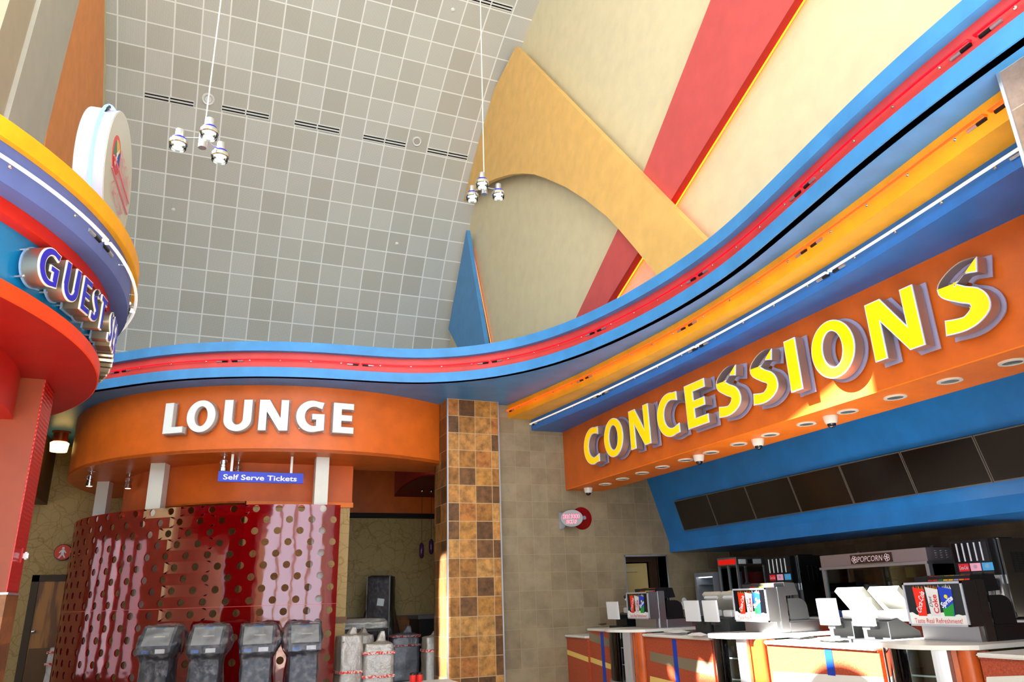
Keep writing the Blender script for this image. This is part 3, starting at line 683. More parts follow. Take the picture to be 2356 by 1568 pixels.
# ------------------------------------------------------------------ lettering helper for small signs
def text_mesh(body, size, bold=0.0, shear=0.0):
    cu = bpy.data.curves.new('lettering', 'FONT'); cu.body = body; cu.size = size; cu.offset = bold; cu.shear = shear; cu.align_x = 'CENTER'; cu.align_y = 'CENTER'; cu.resolution_u = 3
    o = bpy.data.objects.new('lettering', cu); COL.objects.link(o)
    dg = bpy.context.evaluated_depsgraph_get(); me = o.evaluated_get(dg).to_mesh()
    V = [tuple(v.co) for v in me.vertices]; F = [tuple(p.vertices) for p in me.polygons]
    o.evaluated_get(dg).to_mesh_clear(); bpy.data.objects.remove(o); bpy.data.curves.remove(cu); return V, F
def lettering(body, c, U, V, N, width, height, m, parent, name='lettering', lift=.002, bold=0.0, shear=0.0, th=0):
    """text fitted to width x height, centred on c, on the plane U (reading) V (up)"""
    vs, fs = text_mesh(body, 1.0, bold, shear); A = np.array(vs); lo, hi = A.min(0), A.max(0); s = hi-lo; mid = (lo+hi)/2
    c, U, V, N = Vector(c), Vector(U), Vector(V), Vector(N)
    mb = MB().add([c+U*((v[0]-mid[0])/s[0]*width)+V*((v[1]-mid[1])/s[1]*height)+N*lift for v in vs], fs)
    return mb.build(name, m, parent)
# ================================================================== HANGING AND CEILING FIXTURES
def pendant(loc, top, heads, label):
    g = thing('pendant_lamp', loc, label, 'pendant lamp', 'three headed pendant lamps'); c = Vector(loc)
    MB().tube([c+Vector((0,0,.1)), Vector((c.x, c.y, top))], .0085, 6).build('suspension_rod', WHITE, g)
    MB().lathe([(.046, -.13), (.048, -.12), (.048, .12), (.04, .13)], c, seg=20).build('hub', ALU, g, 40)
    for h in heads:
        h = Vector(h); q = Vector((h.x, h.y, h.z+.03)); d = (q-c); d.z = 0; d.normalize()
        s = c+Vector((d.x*.04, d.y*.04, q.z-c.z)); 
        MB().tube([s, q], .008, 8).build('arm', ALU, g, 60)
        hd = MB().lathe([(.044, .13), (.046, .125), (.046, .03), (.044, .02)], h, seg=20).build('lamp_head', ALU, g, 40)
        MB().lathe([(.05, .025), (.078, .015), (.084, -.005), (.05, -.01)], h, seg=24).build('blue_ring', BLUEGLASS, hd, 40)
        MB().lathe([(.05, -.008), (.094, -.012), (.102, -.025), (.102, -.065), (.09, -.075), (.05, -.07)], h, seg=28).build('reflector_collar', CHROME, hd, 40)
        MB().lathe([(.088, -.074), (.094, -.082), (.09, -.115), (.06, -.12), (.06, -.11), (.08, -.10)], h, seg=28, cap=False).build('glass_rim', GLASS, hd, 40)
        MB().lathe([(.001, -.098), (.07, -.098), (.07, -.09), (.001, -.09)], h, seg=24).build('lens', LAMP, hd)
    return g
def vz(y):
    return VC[1]+math.sqrt(VR**2-(y-VC[0])**2) if y > VC[0] else VC[1]+VR
Y1 = 8.05; c1 = atY(467, 292, Y1); 
h1 = [atY(466, 300, Y1-.30), atY(407, 336, Y1+.02), atY(504, 357, Y1+.0)]
for h in h1: h.z = c1.z-.03
# three arms 120 degrees apart around the hub
def heads3(c, R, a0, dz=-.03): return [(c.x+R*math.sin(math.radians(a0+k*120)), c.y-R*math.cos(math.radians(a0+k*120)), c.z+dz) for k in range(3)]
c1 = atY(468, 318, Y1); 
pendant(c1, vz(Y1), heads3(c1, .27, 14), 'three headed pendant lamp hanging near the round logo sign')
Y2 = 9.4; c2 = atY(1114, 430, Y2)
pendant(c2, vz(Y2), heads3(c2, .24, 92), 'three headed pendant lamp hanging in front of the yellow arched panel')

def vframe(px, py):
    """point of the vault under a pixel, with its tangent frame"""
    d = ray(px, py); e = EYE; A = d[1]**2+d[2]**2; B = 2*((e[1]-VC[0])*d[1]+(e[2]-VC[1])*d[2]); K = (e[1]-VC[0])**2+(e[2]-VC[1])**2-VR**2
    t = (-B+math.sqrt(B*B-4*A*K))/(2*A); p = Vector(e+d*t); a = math.atan2(p.z-VC[1], p.y-VC[0])
    return p, Vector((1,0,0)), Vector((0, -math.sin(a), math.cos(a))), Vector((0, -math.cos(a), -math.sin(a)))   # point, across, up the vault, into the hall
def diffuser(pl, pr, label):
    p, U, V, N = vframe(*pl); q, *_ = vframe(*pr); c = (p+q)/2; w = abs(q.x-p.x); h = .17
    g = thing('air_diffuser', c, label, 'air vent', 'slot air diffusers in the metal ceiling')
    MB().obox(c-U*w/2-V*h/2+N*.004, U*w, V*h, N*.012).build('diffuser_frame', WHITE, g)
    for k in (-1, 1):
        mb = MB()
        for s in (0, 1): mb.obox(c-U*(w/2-.02)+U*(s*(w/2))+V*(k*.038-.019)+N*.016, U*(w/2-.035), V*.036, N*.003)
        o = mb.build('slot', mat('slot_black', (6,6,8), .8) if 'slot_black' not in bpy.data.materials else bpy.data.materials['slot_black'], g)
diffuser((331,221), (447,236), 'slot air diffuser left of the bright round ceiling vent')
diffuser((509,249), (620,267), 'slot air diffuser right of the bright round ceiling vent')
diffuser((676,282), (782,300), 'slot air diffuser in the middle of the row of five')
diffuser((834,315), (934,332), 'slot air diffuser left of the grey round ceiling vent')
diffuser((982,345), (1076,362), 'slot air diffuser nearest the yellow arched panel')
diffuser((1080,-7), (1179,21), 'slot air diffuser cut by the top edge of the photo')
def round_vent(px, R, label, m, rim):
    p, U, V, N = vframe(*px); g = thing('round_vent', p, label, 'air vent', 'round vents in the metal ceiling')
    MB().lathe([(R, 0), (R, .02), (R*.86, .045), (R*.62, .03), (R*.6, .0)], p, N, 32).build('vent_ring', rim, g, 40)
    MB().lathe([(R*.56, .02), (R*.56, .03), (.001, .032)], p, N, 28).build('vent_disc', m, g, 40)
round_vent((479,228), .155, 'bright white round vent in the ceiling beside the pendant rod', WHITE, WHITE)
round_vent((959,325), .135, 'grey centred round vent in the ceiling between two slot diffusers', mat('vent_grey', (176, 170, 162), .5), WHITE)
for px, lb in (((399,482), 'small white sprinkler cover in the ceiling below the left pendant lamp'), ((913,560), 'small white sprinkler cover in the middle of the ceiling'), ((1042,22), 'small sprinkler cover in the ceiling near the top edge')):
    p, U, V, N = vframe(*px); o = MB().lathe([(.048, -.005), (.05, .012), (.03, .03), (.001, .032)], p, N, 20).build('sprinkler_cover', WHITE, None, 40); tag(o, lb, 'sprinkler', 'sprinkler covers in the ceiling')

# ------------------------------------------------------------------ concession soffit lights and cameras
dl = [(2326,831),(2184,874.5),(2062,912.5),(1955,945.5),(1860,974),(1777,999),(1702,1020.5),(1636,1039.5),(1577,1057),(1524,1073),(1476,1087),(1391,1112.5)]
dl_lab = ['recessed downlight nearest the right edge of the orange soffit','second recessed downlight from the right edge of the orange soffit','third recessed downlight from the right edge of the orange soffit','recessed downlight beside the largest dome camera','recessed downlight left of the largest dome camera','recessed downlight right of the second largest dome camera','recessed downlight left of the second largest dome camera','recessed downlight right of the third dome camera','recessed downlight left of the third dome camera','fourth recessed downlight from the left end of the orange soffit','third recessed downlight from the left end of the orange soffit','recessed downlight next to the leftmost dome camera']
dl.insert(11, (1431,1100.5)); dl_lab.insert(11, 'second recessed downlight from the left end of the orange soffit')
xs_ = [atZ(*p, 3.488).x for p in dl]; xm = sorted(xs_)[len(xs_)//2]
TRIMW = mat('downlight_trim', (238, 236, 230), .35); CONE = mat('downlight_reflector', (150, 158, 152), .25, .7)
proto = None
for p, lb in zip(dl, dl_lab):
    q = atZ(*p, 3.488); loc = (xm, q.y, 3.488)
    if proto is None:
        proto = thing('downlight', loc, lb, 'ceiling light', 'recessed downlights in the orange soffit')
        MB().lathe([(.115, 0), (.115, -.012), (.085, -.016), (.08, -.004), (.08, 0)], loc, seg=28, cap=False).build('trim_ring', TRIMW, proto, 40)
        MB().lathe([(.08, -.005), (.055, .0), (.001, .0)], (loc[0], loc[1], loc[2]-.0065), seg=24, cap=False).build('reflector', CONE, proto, 40)
    else: dup(proto, loc, lb)
DOME = mat('smoked_dome', (20, 20, 28), .05, spec=1)
proto = None
for p, lb in (((1910,957), 'largest white dome camera, under the fascia below the sunlit O'), ((1743,1010), 'second white dome camera from the right under the orange soffit'), ((1607,1047), 'third white dome camera from the right under the orange soffit'), ((1353,1122), 'small white dome camera at the left end of the soffit by the tile wall')):
    q = atZ(*p, 3.488); loc = (q.x, min(q.y, YW-.12), 3.488)
    if proto is None:
        proto = thing('dome_camera', loc, lb, 'security camera', 'dome cameras under the orange soffit')
        MB().lathe([(.082, 0), (.082, -.012), (.07, -.07), (.056, -.09), (.05, -.088)], loc, seg=28).build('camera_housing', WHITE, proto, 40)
        MB().ball((loc[0], loc[1], loc[2]-.088), .05, 20, 10).build('smoked_dome', DOME, proto, 60)
    else: dup(proto, loc, lb)
# spotlights under the lounge band
proto = None
for p, lb, tilt in (((211,1082), 'chrome spotlight at the left end under the orange lounge band', 0), ((299,1088), 'tilted chrome spotlight left of the tall white post', 1), ((517,1045.5), 'chrome spotlight left of the hanging blue ticket sign', 0), ((549.5,1059), 'chrome spotlight half hidden behind the blue ticket sign', 1)):
    q = atZ(*p, LZ); loc = Vector((q.x, q.y, LZ-.002))
    if proto is None:
        proto = thing('spotlight', loc, lb, 'spotlight', 'chrome spotlights under the lounge band')
        MB().lathe([(.062, 0), (.062, -.012), (.02, -.02), (.018, -.06)], loc, seg=20).build('canopy_plate', CHROME, proto, 40)
        ringp = [loc+Vector((.055*math.sin(a), 0, -.115+.055*math.cos(a))) for a in np.linspace(0, 2*PI, 21)]
        MB().tube(ringp, .004, 6, False).build('yoke', CHROME, proto, 60)
        bd = MB().lathe([(.03, -.08), (.04, -.09), (.044, -.15), (.03, -.155), (.048, -.16), (.052, -.2), (.045, -.205), (.058, -.21), (.064, -.265), (.05, -.27)], loc, seg=24).build('spot_body', CHROME, proto, 40)
        MB().lathe([(.048, -.268), (.045, -.272), (.001, -.272)], loc, seg=20).build('spot_lens', emis('spot_lens', (255, 236, 200), 5), bd)
    else: dup(proto, loc, lb)
# amber exit lamp on the blue soffit by the restroom corner
q = atZ(142, 993, ZS); g = thing('ceiling_lamp', (q.x, q.y, ZS), 'small lit amber glass lamp on the dark soffit by the restrooms', 'ceiling light')
MB().lathe([(.17, 0), (.17, -.02), (.13, -.03), (.13, -.2), (.12, -.21)], (q.x, q.y, ZS), seg=24).build('lamp_body', mat('copper_lamp_body', (140, 60, 20), .35, .6), g, 40)
MB().lathe([(.14, -.21), (.17, -.23), (.15, -.40), (.001, -.41)], (q.x, q.y, ZS), seg=24).build('lamp_glass', emis('amber_glass', (255, 214, 120), 5), g, 40)

# ================================================================== SIGNS
# hanging blue sign
YS = atZ(536, 1045, LZ).y-.02; 
s0, s1 = atY(503, 1083, YS), atY(697, 1112.5, YS)
g = thing('hanging_sign', ((s0.x+s1.x)/2, YS, s0.z), 'blue hanging sign reading Self Serve Tickets below the lounge band', 'sign')
SIGNB = mat('sign_blue', (0, 34, 196), .35)
MB().bbox((s0.x, YS-.02, s1.z), (s1.x, YS+.02, s0.z), .006).build('sign_board', SIGNB, g)
for px in ((534,1064), (671.5,1062)):
    x = atY(*px, YS).x; MB().box((x-.019, YS-.008, s0.z), (x+.019, YS+.008, LZ)).build('hanger_strap', WHITE, g)
A = atY(514, 1090, YS-.021); B = atY(682.5, 1107, YS-.021)
WTXT = mat('white_lettering', (240, 240, 250), .4)
# serif lettering: roman strokes with small slab feet
def serif_text(body, x0, x1, zb, zt, y, m, parent):
    lettering(body, ((x0+x1)/2, y, (zb+zt)/2), (1,0,0), (0,0,1), (0,-1,0), x1-x0, zt-zb, m, parent, 'sign_lettering', .001, .018)
serif_text('Self Serve Tickets', A.x, B.x, B.z, A.z, YS-.0205, WTXT, g)
# round restroom sign
q = atY(145, 1270, 18.44); g = thing('round_sign', q, 'round orange sign with a white walking figure above the oak door', 'sign')
RS = .165; o = Vector((q.x, 18.44, q.z))
MB().lathe([(RS, -.055), (RS, .03), (RS-.012, .035), (RS-.012, 0)], o, (0,-1,0), 40).build('sign_rim', mat('sign_navy_rim', (24, 40, 70), .4), g, 40)
MB().lathe([(RS-.012, 0), (RS-.012, .037), (.001, .037)], o, (0,-1,0), 40).build('sign_disc', mat('sign_orange', (226, 66, 14), .4), g, 40)
fig = MB(); yy = 18.44-.038
def fpoly(pts): fig.prism([(o.x+x*RS, yy, o.z+z*RS) for x, z in pts], (0, -.003, 0))
fpoly([(x*.15, .5+y*.16) for x, y in ell(0, 0, 1, 1, 0, 350, 20)])
fpoly([(-.14,.32),(.14,.32),(.30,.12),(.42,-.08),(.33,-.14),(.17,.06),(.14,-.18),(.36,-.62),(.24,-.70),(0,-.32),(-.26,-.74),(-.44,-.68),(-.16,-.18),(-.18,.04),(-.34,-.10),(-.44,-.04),(-.30,.16)])
fig.build('figure_symbol', WTXT, g)
# strobe on the red guest pillar
q = atX(50, 1278, -1.333); g = thing('wall_strobe', (-1.335, q.y, q.z), 'small clear wall strobe on the red guest pillar', 'strobe')
MB().bbox((-1.335, q.y-.045, q.z-.06), (-1.322, q.y+.045, q.z+.06), .004).build('strobe_plate', mat('strobe_red', (180, 16, 10), .4), g)
MB().bbox((-1.322, q.y-.022, q.z-.03), (-1.285, q.y+.022, q.z+.03), .01).build('strobe_lens', mat('strobe_lens', (225, 220, 220), .1, .3), g)

# hot food sign on the tile wall
q = atY(1336, 1192, YW); g = thing('wall_sign', q, 'grey oval neon sign reading HOT FOOD PICK UP on a red disc', 'sign')
c = Vector((q.x+.01, YW-.006, q.z))
MB().lathe([(.001, 0), (.20, 0), (.205, .02), (.20, .035), (.001, .035)], c, (0,-1,0), 48).build('red_disc', REDDISC, g, 40)
MB().lathe([(.035, .03), (.035, .13)], c, (0,-1,0), 16).build('mount', ALU, g, 40)
def oval(c, U, V, N, a, b, th, seg=44):
    return MB().loops([[c+U*(a*k*math.cos(2*PI*j/seg))+V*(b*k*math.sin(2*PI*j/seg))+N*h for j in range(seg)] for k, h in ((.001, 0), (1, 0), (1, th), (.97, th+.006), (.001, th+.006))], True)
N = Vector((-.42, -.90, -.04)).normalized(); U = Vector((0,0,1)).cross(N).normalized()*1; U = -U if U.x < 0 else U; V = N.cross(U); V = -V if V.z < 0 else V
oc = atY(1315.5, 1191.5, YW-.22)-N*.05
oval(oc, U, V, N, .205, .152, .055).build('oval_face', mat('sign_grey', (150, 152, 156), .5), g, 40)
N2 = Vector((-.95, -.25, 0)).normalized(); U2 = Vector((-N2.y, N2.x, 0)); 
oval(oc+Vector((-.13, .16, -.03)), U2, Vector((0,0,1)), N2, .14, .15, .03).build('oval_face', mat('sign_grey_side', (170, 172, 186), .4, .2), g, 40)
NEONP = emis('pink_neon', (255, 10, 80), .5, (200, 0, 60))
PINKW = emis('pink_white_glow', (255, 190, 225), .25, (236, 190, 214))
fc = oc+N*.062
for dz, body, w, h in ((.032, 'HOT FOOD', .30, .088), (-.062, 'PICK UP', .19, .076)):
    lettering(body, fc+V*dz-U*.004, U, V, N, w, h, PINKW, g, 'neon_letters', .002, .035)
    lettering(body, fc+V*dz-U*.012, U, V, N, w, h, NEONP, g, 'neon_letters', .006, .0)

# round logo sign standing on the canopy
SN = Vector((1.32, -.084, 0)).normalized(); SU = Vector((.084, 1.32, 0)).normalized(); SV = Vector((0, 0, 1))
ec = Vector((-1.10, 7.36, 5.675)); RSG = .665; TH = .25
g = thing('round_sign', (-1.2, 7.36, 4.5), 'tall round logo sign with a blue neon edge standing on the round canopy', 'sign')
FACEM = mat('sign_pale_face', (192, 196, 186), .45); RETM = mat('sign_return_white', (190, 194, 214), .5)
MB().lathe([(.001, -TH), (RSG, -TH), (RSG, 0), (.001, 0)], ec, SN, 96).build('sign_drum', RETM, g, 40)
MB().lathe([(RSG-.004, .001), (RSG-.008, .006), (.001, .006)], ec, SN, 96).build('sign_face', FACEM, g, 40)
MB().box((-1.26, 7.28, 4.5), (-1.18, 7.44, 5.06)).build('sign_post', DSTEEL, g)
def ringpath(R, d, a0, a1, n=80): return [ec+SN*d+SU*(R*math.cos(math.radians(a0+(a1-a0)*i/n)))+SV*(R*math.sin(math.radians(a0+(a1-a0)*i/n))) for i in range(n+1)]
MB().tube(ringpath(RSG+.035, -.10, 34, 128), .016, 8).build('neon_edge', NEONB, g, 60)
MB().tube(ringpath(RSG+.035, -.10, 132, 390), .016, 8).build('neon_edge', NEONB, g, 60)
MB().tube(ringpath(RSG+.02, -.10, 126, 140, 10), .024, 8).build('electrode_boot', BLACK, g, 60)
def onface(u, v, d=.01): return ec+SN*(.006+d)+SU*u+SV*v
eu, ev = -.27, .115                                     # round emblem: red ring, colour fields and a white slash
PINKT = mat('pink_unlit_neon', (226, 120, 140), .35)
MB().lathe([(.19, 0), (.19, .004), (.001, .004)], onface(eu, ev, 0), SN, 40).build('emblem_ring', mat('emblem_red', (206, 62, 66), .5), g, 40)
def eface(nm, c_, pts, d): MB().prism([onface(eu+a, ev+b, d) for a, b in pts], SN*.002).build(nm, mat(nm, c_, .5), g)
arcp = lambda a0, a1, n=10: [(.148*math.cos(math.radians(a0+(a1-a0)*i/n)), .148*math.sin(math.radians(a0+(a1-a0)*i/n))) for i in range(n+1)]
eface('emblem_gold', (214, 168, 76), arcp(40, 130)+[(0, 0)], .005); eface('emblem_green', (70, 120, 96), arcp(130, 225)+[(0, 0)], .005)
eface('emblem_red_field', (206, 62, 66), arcp(225, 310)+[(0, 0)], .005); eface('emblem_blue', (40, 84, 176), arcp(310, 400)+[(0, 0)], .005)
eface('emblem_slash', (236, 236, 236), [(-.07,-.12),(-.01,-.125),(.03,-.03),(.01,-.025),(.075,.11),(-.035,.0),(-.01,-.012)], .008)
lettering('REGAL', onface(.16, .16), SU, SV, SN, .66, .17, PINKT, g, 'neon_letters', .006, -.012)
lettering('ENTERTAINMENT', onface(.06, -.03), SU, SV, SN, .84, .075, PINKT, g, 'neon_letters', .006, 0)
lettering('GROUP', onface(.0, -.23), SU, SV, SN, .62, .15, PINKT, g, 'neon_letters', .006, -.012)
for v in (.035, -.095): MB().tube([onface(-.40, v, .012), onface(.54, v, .012)], .008, 6).build('neon_bar', PINKT, g)

# ================================================================== MENU BOARDS
pn = (1/math.hypot(1, .3105), 0, .3105/math.hypot(1, .3105))        # normal of the tilted bulkhead, towards the wall
ppt = (panX(3.0)-.075/pn[0], 0, 3.0)
tops = [(1550,1149.5),(1628,1134),(1713,1117),(1815,1096.5),(1935,1071),(2073,1039),(2240,1000.5),(2430,956)]
bots = [(1573,1221),(1650,1208.5),(1737,1195.5),(1840,1179.5),(1968,1159),(2111,1136),(2283,1110.5),(2480,1081)]
zt = np.mean([atP(*p, ppt, pn).z for p in tops[:7]]); zb = np.mean([atP(*p, ppt, pn).z for p in bots[:7]])
ys = [(atP(*a, ppt, pn).y+atP(*b, ppt, pn).y)/2 for a, b in zip(tops, bots)]
pitch = (ys[0]-ys[6])/6; ys = [ys[0]-pitch*i for i in range(9)]
mlab = ['dark menu screen at the left end of the tilted blue bulkhead','dark menu screen second from the left end of the row','dark menu screen third from the left end of the row','dark menu screen in the middle of the row','dark menu screen left of the one with a bright reflection','menu screen with a bright window reflection','menu screen cut by the right edge of the photo','menu screen beyond the right edge of the photo']
ox = lambda z: panX(z)-.075/pn[0]
FRM = mat('screen_frame', (104, 98, 92), .4, .3)
for i in range(7):
    y1, y0 = ys[i]-.006, ys[i+1]+.006; g = thing('menu_screen', (ox((zt+zb)/2), (y0+y1)/2, (zt+zb)/2), mlab[i], 'menu board', 'menu screens on the blue bulkhead')
    up = Vector((ox(zt)-ox(zb), 0, zt-zb)); o = Vector((ox(zb), y0, zb)); dpt = Vector(pn)*.055
    MB().obox(o, (0, y1-y0, 0), up, dpt).build('screen_case', FRM, g)
    e = .014; u1 = up.normalized()
    MB().obox(o+Vector((0, e, 0))+u1*e-Vector(pn)*.004, (0, y1-y0-2*e, 0), up-u1*2*e, Vector(pn)*.005).build('screen_glass', SCREEN, g)
    MB().obox(o+Vector((0, .2, 0))+up*.3+dpt, (0, y1-y0-.4, 0), up*.4, Vector(pn)*.06).build('wall_bracket', BLACK, g)
# ================================================================== LOUNGE: POSTS, RED SCREEN, WRAPPED GOODS
def post(px_top, w, label, a=None):
    q = atZ(*px_top, LZ); an = math.atan2(q.x-LC[0], LC[1]-q.y) if a is None else a
    U = Vector((math.cos(an), math.sin(an), 0)); N = Vector((math.sin(an), -math.cos(an), 0)); o = Vector((q.x, q.y, 0))
    g = MB().obox(o-U*w/2-N*w, U*w, N*w, (0, 0, LZ)).build('square_post', WHITE2, None); tag(g, label, 'post', 'white posts behind the red screen'); return g
WHITE2 = paint('post_white_paint', (214, 214, 208), .45, .02)
post((364,1064.5), .235, 'tall white square post at the middle left above the red screen', -.30)
post((743.5,1051), .215, 'white square post near the right end of the red screen', .0)
post((238,1107), .215, 'white square post at the left end above the red screen', -.25)

# perforated red acrylic screen, bent round the lounge
SR = 3.93; ZTOP = 3.145; PIT = .1727; HR = .0555
sr = math.asin((2.102-LC[0])/SR); sl = -math.radians(101)
def sp(s, z, d=0): a = sr-s/SR; return Vector((LC[0]+(SR+d)*math.sin(a), LC[1]-(SR+d)*math.cos(a), z))
def perforated():
    mb = MB(); n = 16; tot = (sr-sl)*SR; ncol = int(tot/(2*PIT))+1; nrow = int((ZTOP-.02)/PIT); TH = .022
    e = PIT/2
    for r in range(nrow):
        zc = ZTOP-.064-r*PIT; h0 = PIT/2
        z1 = ZTOP if r == 0 else zc+h0; z0 = zc-h0 if r < nrow-1 else .02
        o = .108+(PIT if r % 2 == 0 else 0)          # distance of the first hole from the right edge
        cols = [o+k*2*PIT for k in range(ncol)]
        cols = [c for c in cols if c < tot-.06]
        edges = [0]+[(a+b)/2 for a, b in zip(cols, cols[1:])]+[tot]
        for c, s0, s1 in zip(cols, edges, edges[1:]):
            out = []; inn = []
            cor = [math.atan2(z1-zc, s1-c), math.atan2(z1-zc, s0-c), math.atan2(z0-zc, s0-c)+2*PI, math.atan2(z0-zc, s1-c)+2*PI]
            angs = sorted([2*PI*i/n+.01 for i in range(n)]+cor)
            for a in angs:
                a = a % (2*PI); ca, sa = math.cos(a), math.sin(a)
                t = min((s1-c)/ca if ca > 1e-9 else 1e9, (s0-c)/ca if ca < -1e-9 else 1e9, (z1-zc)/sa if sa > 1e-9 else 1e9, (z0-zc)/sa if sa < -1e-9 else 1e9)
                out.append((c+ca*t, zc+sa*t)); inn.append((c+HR*ca, zc+HR*sa))
            mb.loops([[sp(*p, 0) for p in out], [sp(*p, 0) for p in inn], [sp(*p, -TH) for p in inn], [sp(*p, -TH) for p in out]], True)
    return mb
def red_acrylic():
    m = bpy.data.materials.new('red_screen_acrylic'); m.use_nodes = True; nt = m.node_tree; nt.nodes.clear()
    out = nt.nodes.new('ShaderNodeOutputMaterial'); tr = nt.nodes.new('ShaderNodeBsdfTransparent'); gl = nt.nodes.new('ShaderNodeBsdfGlossy'); df = nt.nodes.new('ShaderNodeBsdfDiffuse')
    tr.inputs[0].default_value = (*lin((206, 6, 8)), 1); gl.inputs['Roughness'].default_value = .06; gl.inputs[0].default_value = (1, .86, .86, 1); df.inputs[0].default_value = (*lin((150, 0, 8)), 1)
    n = noise(m, objco(m), 1.3, 3); bp = nd(m, 'ShaderNodeBump', Strength=.05, Distance=.2); ln(m, n, bp.inputs['Height']); ln(m, bp.outputs[0], gl.inputs['Normal'])
    m1 = nt.nodes.new('ShaderNodeMixShader'); m1.inputs[0].default_value = .36; ln(m, tr.outputs[0], m1.inputs[1]); ln(m, df.outputs[0], m1.inputs[2])
    lw = nt.nodes.new('ShaderNodeLayerWeight'); lw.inputs[0].default_value = .42
    r = nd(m, 'ShaderNodeMapRange'); r.inputs[3].default_value = .022; r.inputs[4].default_value = .75; ln(m, lw.outputs['Fresnel'], r.inputs[0])
    m2 = nt.nodes.new('ShaderNodeMixShader'); ln(m, r.outputs[0], m2.inputs[0]); ln(m, m1.outputs[0], m2.inputs[1]); ln(m, gl.outputs[0], m2.inputs[2]); ln(m, m2.outputs[0], out.inputs[0]); return m
g = thing('perforated_screen', sp(2.4, 0), 'curved glossy red acrylic screen full of round holes below the lounge sign', 'screen')
sh = perforated().build('acrylic_sheet', red_acrylic(), g, 30)
nv = []                                               # true cylinder normals on both faces, hole rims stay flat
for p in sh.data.polygons:
    c = p.center+sh.parent.location; rd = Vector((c.x-LC[0], c.y-LC[1], 0)).normalized(); d = p.normal.dot(rd)
    for li in p.loop_indices:
        v = sh.data.vertices[sh.data.loops[li].vertex_index].co+sh.parent.location; rv = Vector((v.x-LC[0], v.y-LC[1], 0)).normalized()
        nv.append(rv if d > .7 else (-rv if d < -.7 else p.normal.copy()))
sh.data.normals_split_custom_set(nv)
MB().loops([[sp(s, 1.62+dz, d) for s in np.linspace(0, (sr-sl)*SR, 80)] for dz, d in ((-.003, .002), (.003, .002))]).build('sheet_seam', mat('seam_red', (200, 90, 90), .2), g)

# ---- ticket kiosks under clear plastic
KB = mat('kiosk_charcoal', (52, 56, 66), .4, .3); KS = mat('kiosk_screen_grey', (150, 152, 148), .35)
def crumple(mb_pts, amp, f=5.0, seed=0):
    from mathutils import noise as nz
    return [p+Vector(nz.noise_vector(p*f+Vector((seed*3.1, seed*1.7, 0))))*amp+Vector(nz.noise_vector(p*f*2.7+Vector((seed, 0, 0))))*amp*.45 for p in mb_pts]
def frame(o, yaw):
    U = Vector((math.cos(yaw), math.sin(yaw), 0)); N = Vector((math.sin(yaw), -math.cos(yaw), 0)); return Vector(o), U, N
def hull(o, U, N, secs, n=36, amp=.02, f=5, seed=0):
    """bag hull through rounded rectangular sections (z, half width, near, far, shift)"""
    L = []
    for z, hw, n0, n1, sh in secs:
        l = []
        for j in range(n):
            a = 2*PI*j/n; c, s = math.cos(a), math.sin(a); k = 1/max(abs(c), abs(s))*.75+.25
            l.append(o+U*(sh+hw*c*k)+N*((n0+n1)/2+(n0-n1)/2*s*k)+Vector((0, 0, z)))
        L.append(l)
    L = [crumple(l, amp if i else amp*.3, f, seed) for i, l in enumerate(L)]
    return MB().loops(L, True, True)
def dense(secs, k=4):
    out = []
    for a, b in zip(secs, secs[1:]):
        for i in range(k): t = i/k; out.append(tuple(x+(y-x)*t for x, y in zip(a, b)))
    return out+[secs[-1]]
def kiosk(px, label, wl, yaw, seed, flare):
    q = atCyl(*px, LC, 4.72); K = q.z-1.325; o, U, N = frame((q.x, q.y, 0), yaw)
    g = thing('ticket_kiosk', o, label, 'kiosk', 'ticket kiosks in front of the red screen')
    MB().obox(o-U*.18-N*.20+Vector((0,0,.06)), U*.36, N*.27, (0,0,.94+K)).build('pedestal', KB, g)
    MB().obox(o-Vector((0,0,0))-U*.24-N*.26, U*.48, N*.42, (0,0,.06)).build('base_plate', BLACK, g)
    pr = [(-.20,1.325),(.0,1.325),(.17,1.06),(.17,.975),(-.20,.975)]
    MB().prism([o-U*.225+N*a+Vector((0,0,b+K)) for a, b in pr], U*.45).build('head', KB, g)
    d = (Vector((0,0,1.06))+N*.17)-(Vector((0,0,1.325))); nn = U.cross(d).normalized(); nn = nn if nn.dot(N) > 0 else -nn
    s = o+Vector((0,0,1.325+K))+d*.06+nn*.002
    MB().obox(s-U*.19, U*.38, d*.86, nn*.004).build('touch_screen', KS, g)
    MB().obox(s-U*.07+nn*.005, U*.14, d*.05, nn*.002).build('blue_tape', mat('blue_tape', (60, 140, 210), .5), g)
    MB().obox(s+d*.42-U*.05+nn*.006, U*.15, d*.045+U*.004, nn*.002).build('pale_strap', mat('pale_strap', (232, 220, 196), .5), g)
    MB().obox(o+N*.171+Vector((0,0,.985+K))+U*.02, U*.13, N*.002, (0,0,.055)).build('spec_label', WHITE, g)
    MB().obox(o+N*.171+Vector((0,0,.985+K))-U*.17, U*.10, N*.002, (0,0,.04)).build('blue_label', mat('blue_label', (50, 110, 190), .4), g)
    c = thing('plastic_cover', o, wl, 'plastic cover', 'clear plastic covers over the kiosks')
    f = flare
    secs = dense([(.07,.27,.26,-.30,0),(.5,.22,.18,-.26,.01*f),(.9,.21,.15,-.23,0),(.98,.25,.25,-.25,.02*f),(1.12,.295,.24,-.24,.03*f),(1.24,.28,.14,-.24,.03*f),(1.345,.24,.05,-.22,0),(1.355,.10,-.05,-.12,0)], 5)
    secs = [(z+K if z > .8 else z, *r) for z, *r in secs]
    hull(o, U, N, secs, 44, .026, 7, seed).build('film', FILM, c, 35)
    return g
yw = lambda px: (lambda q: math.atan2(q.x-LC[0], LC[1]-q.y))(atCyl(*px, LC, 4.72))
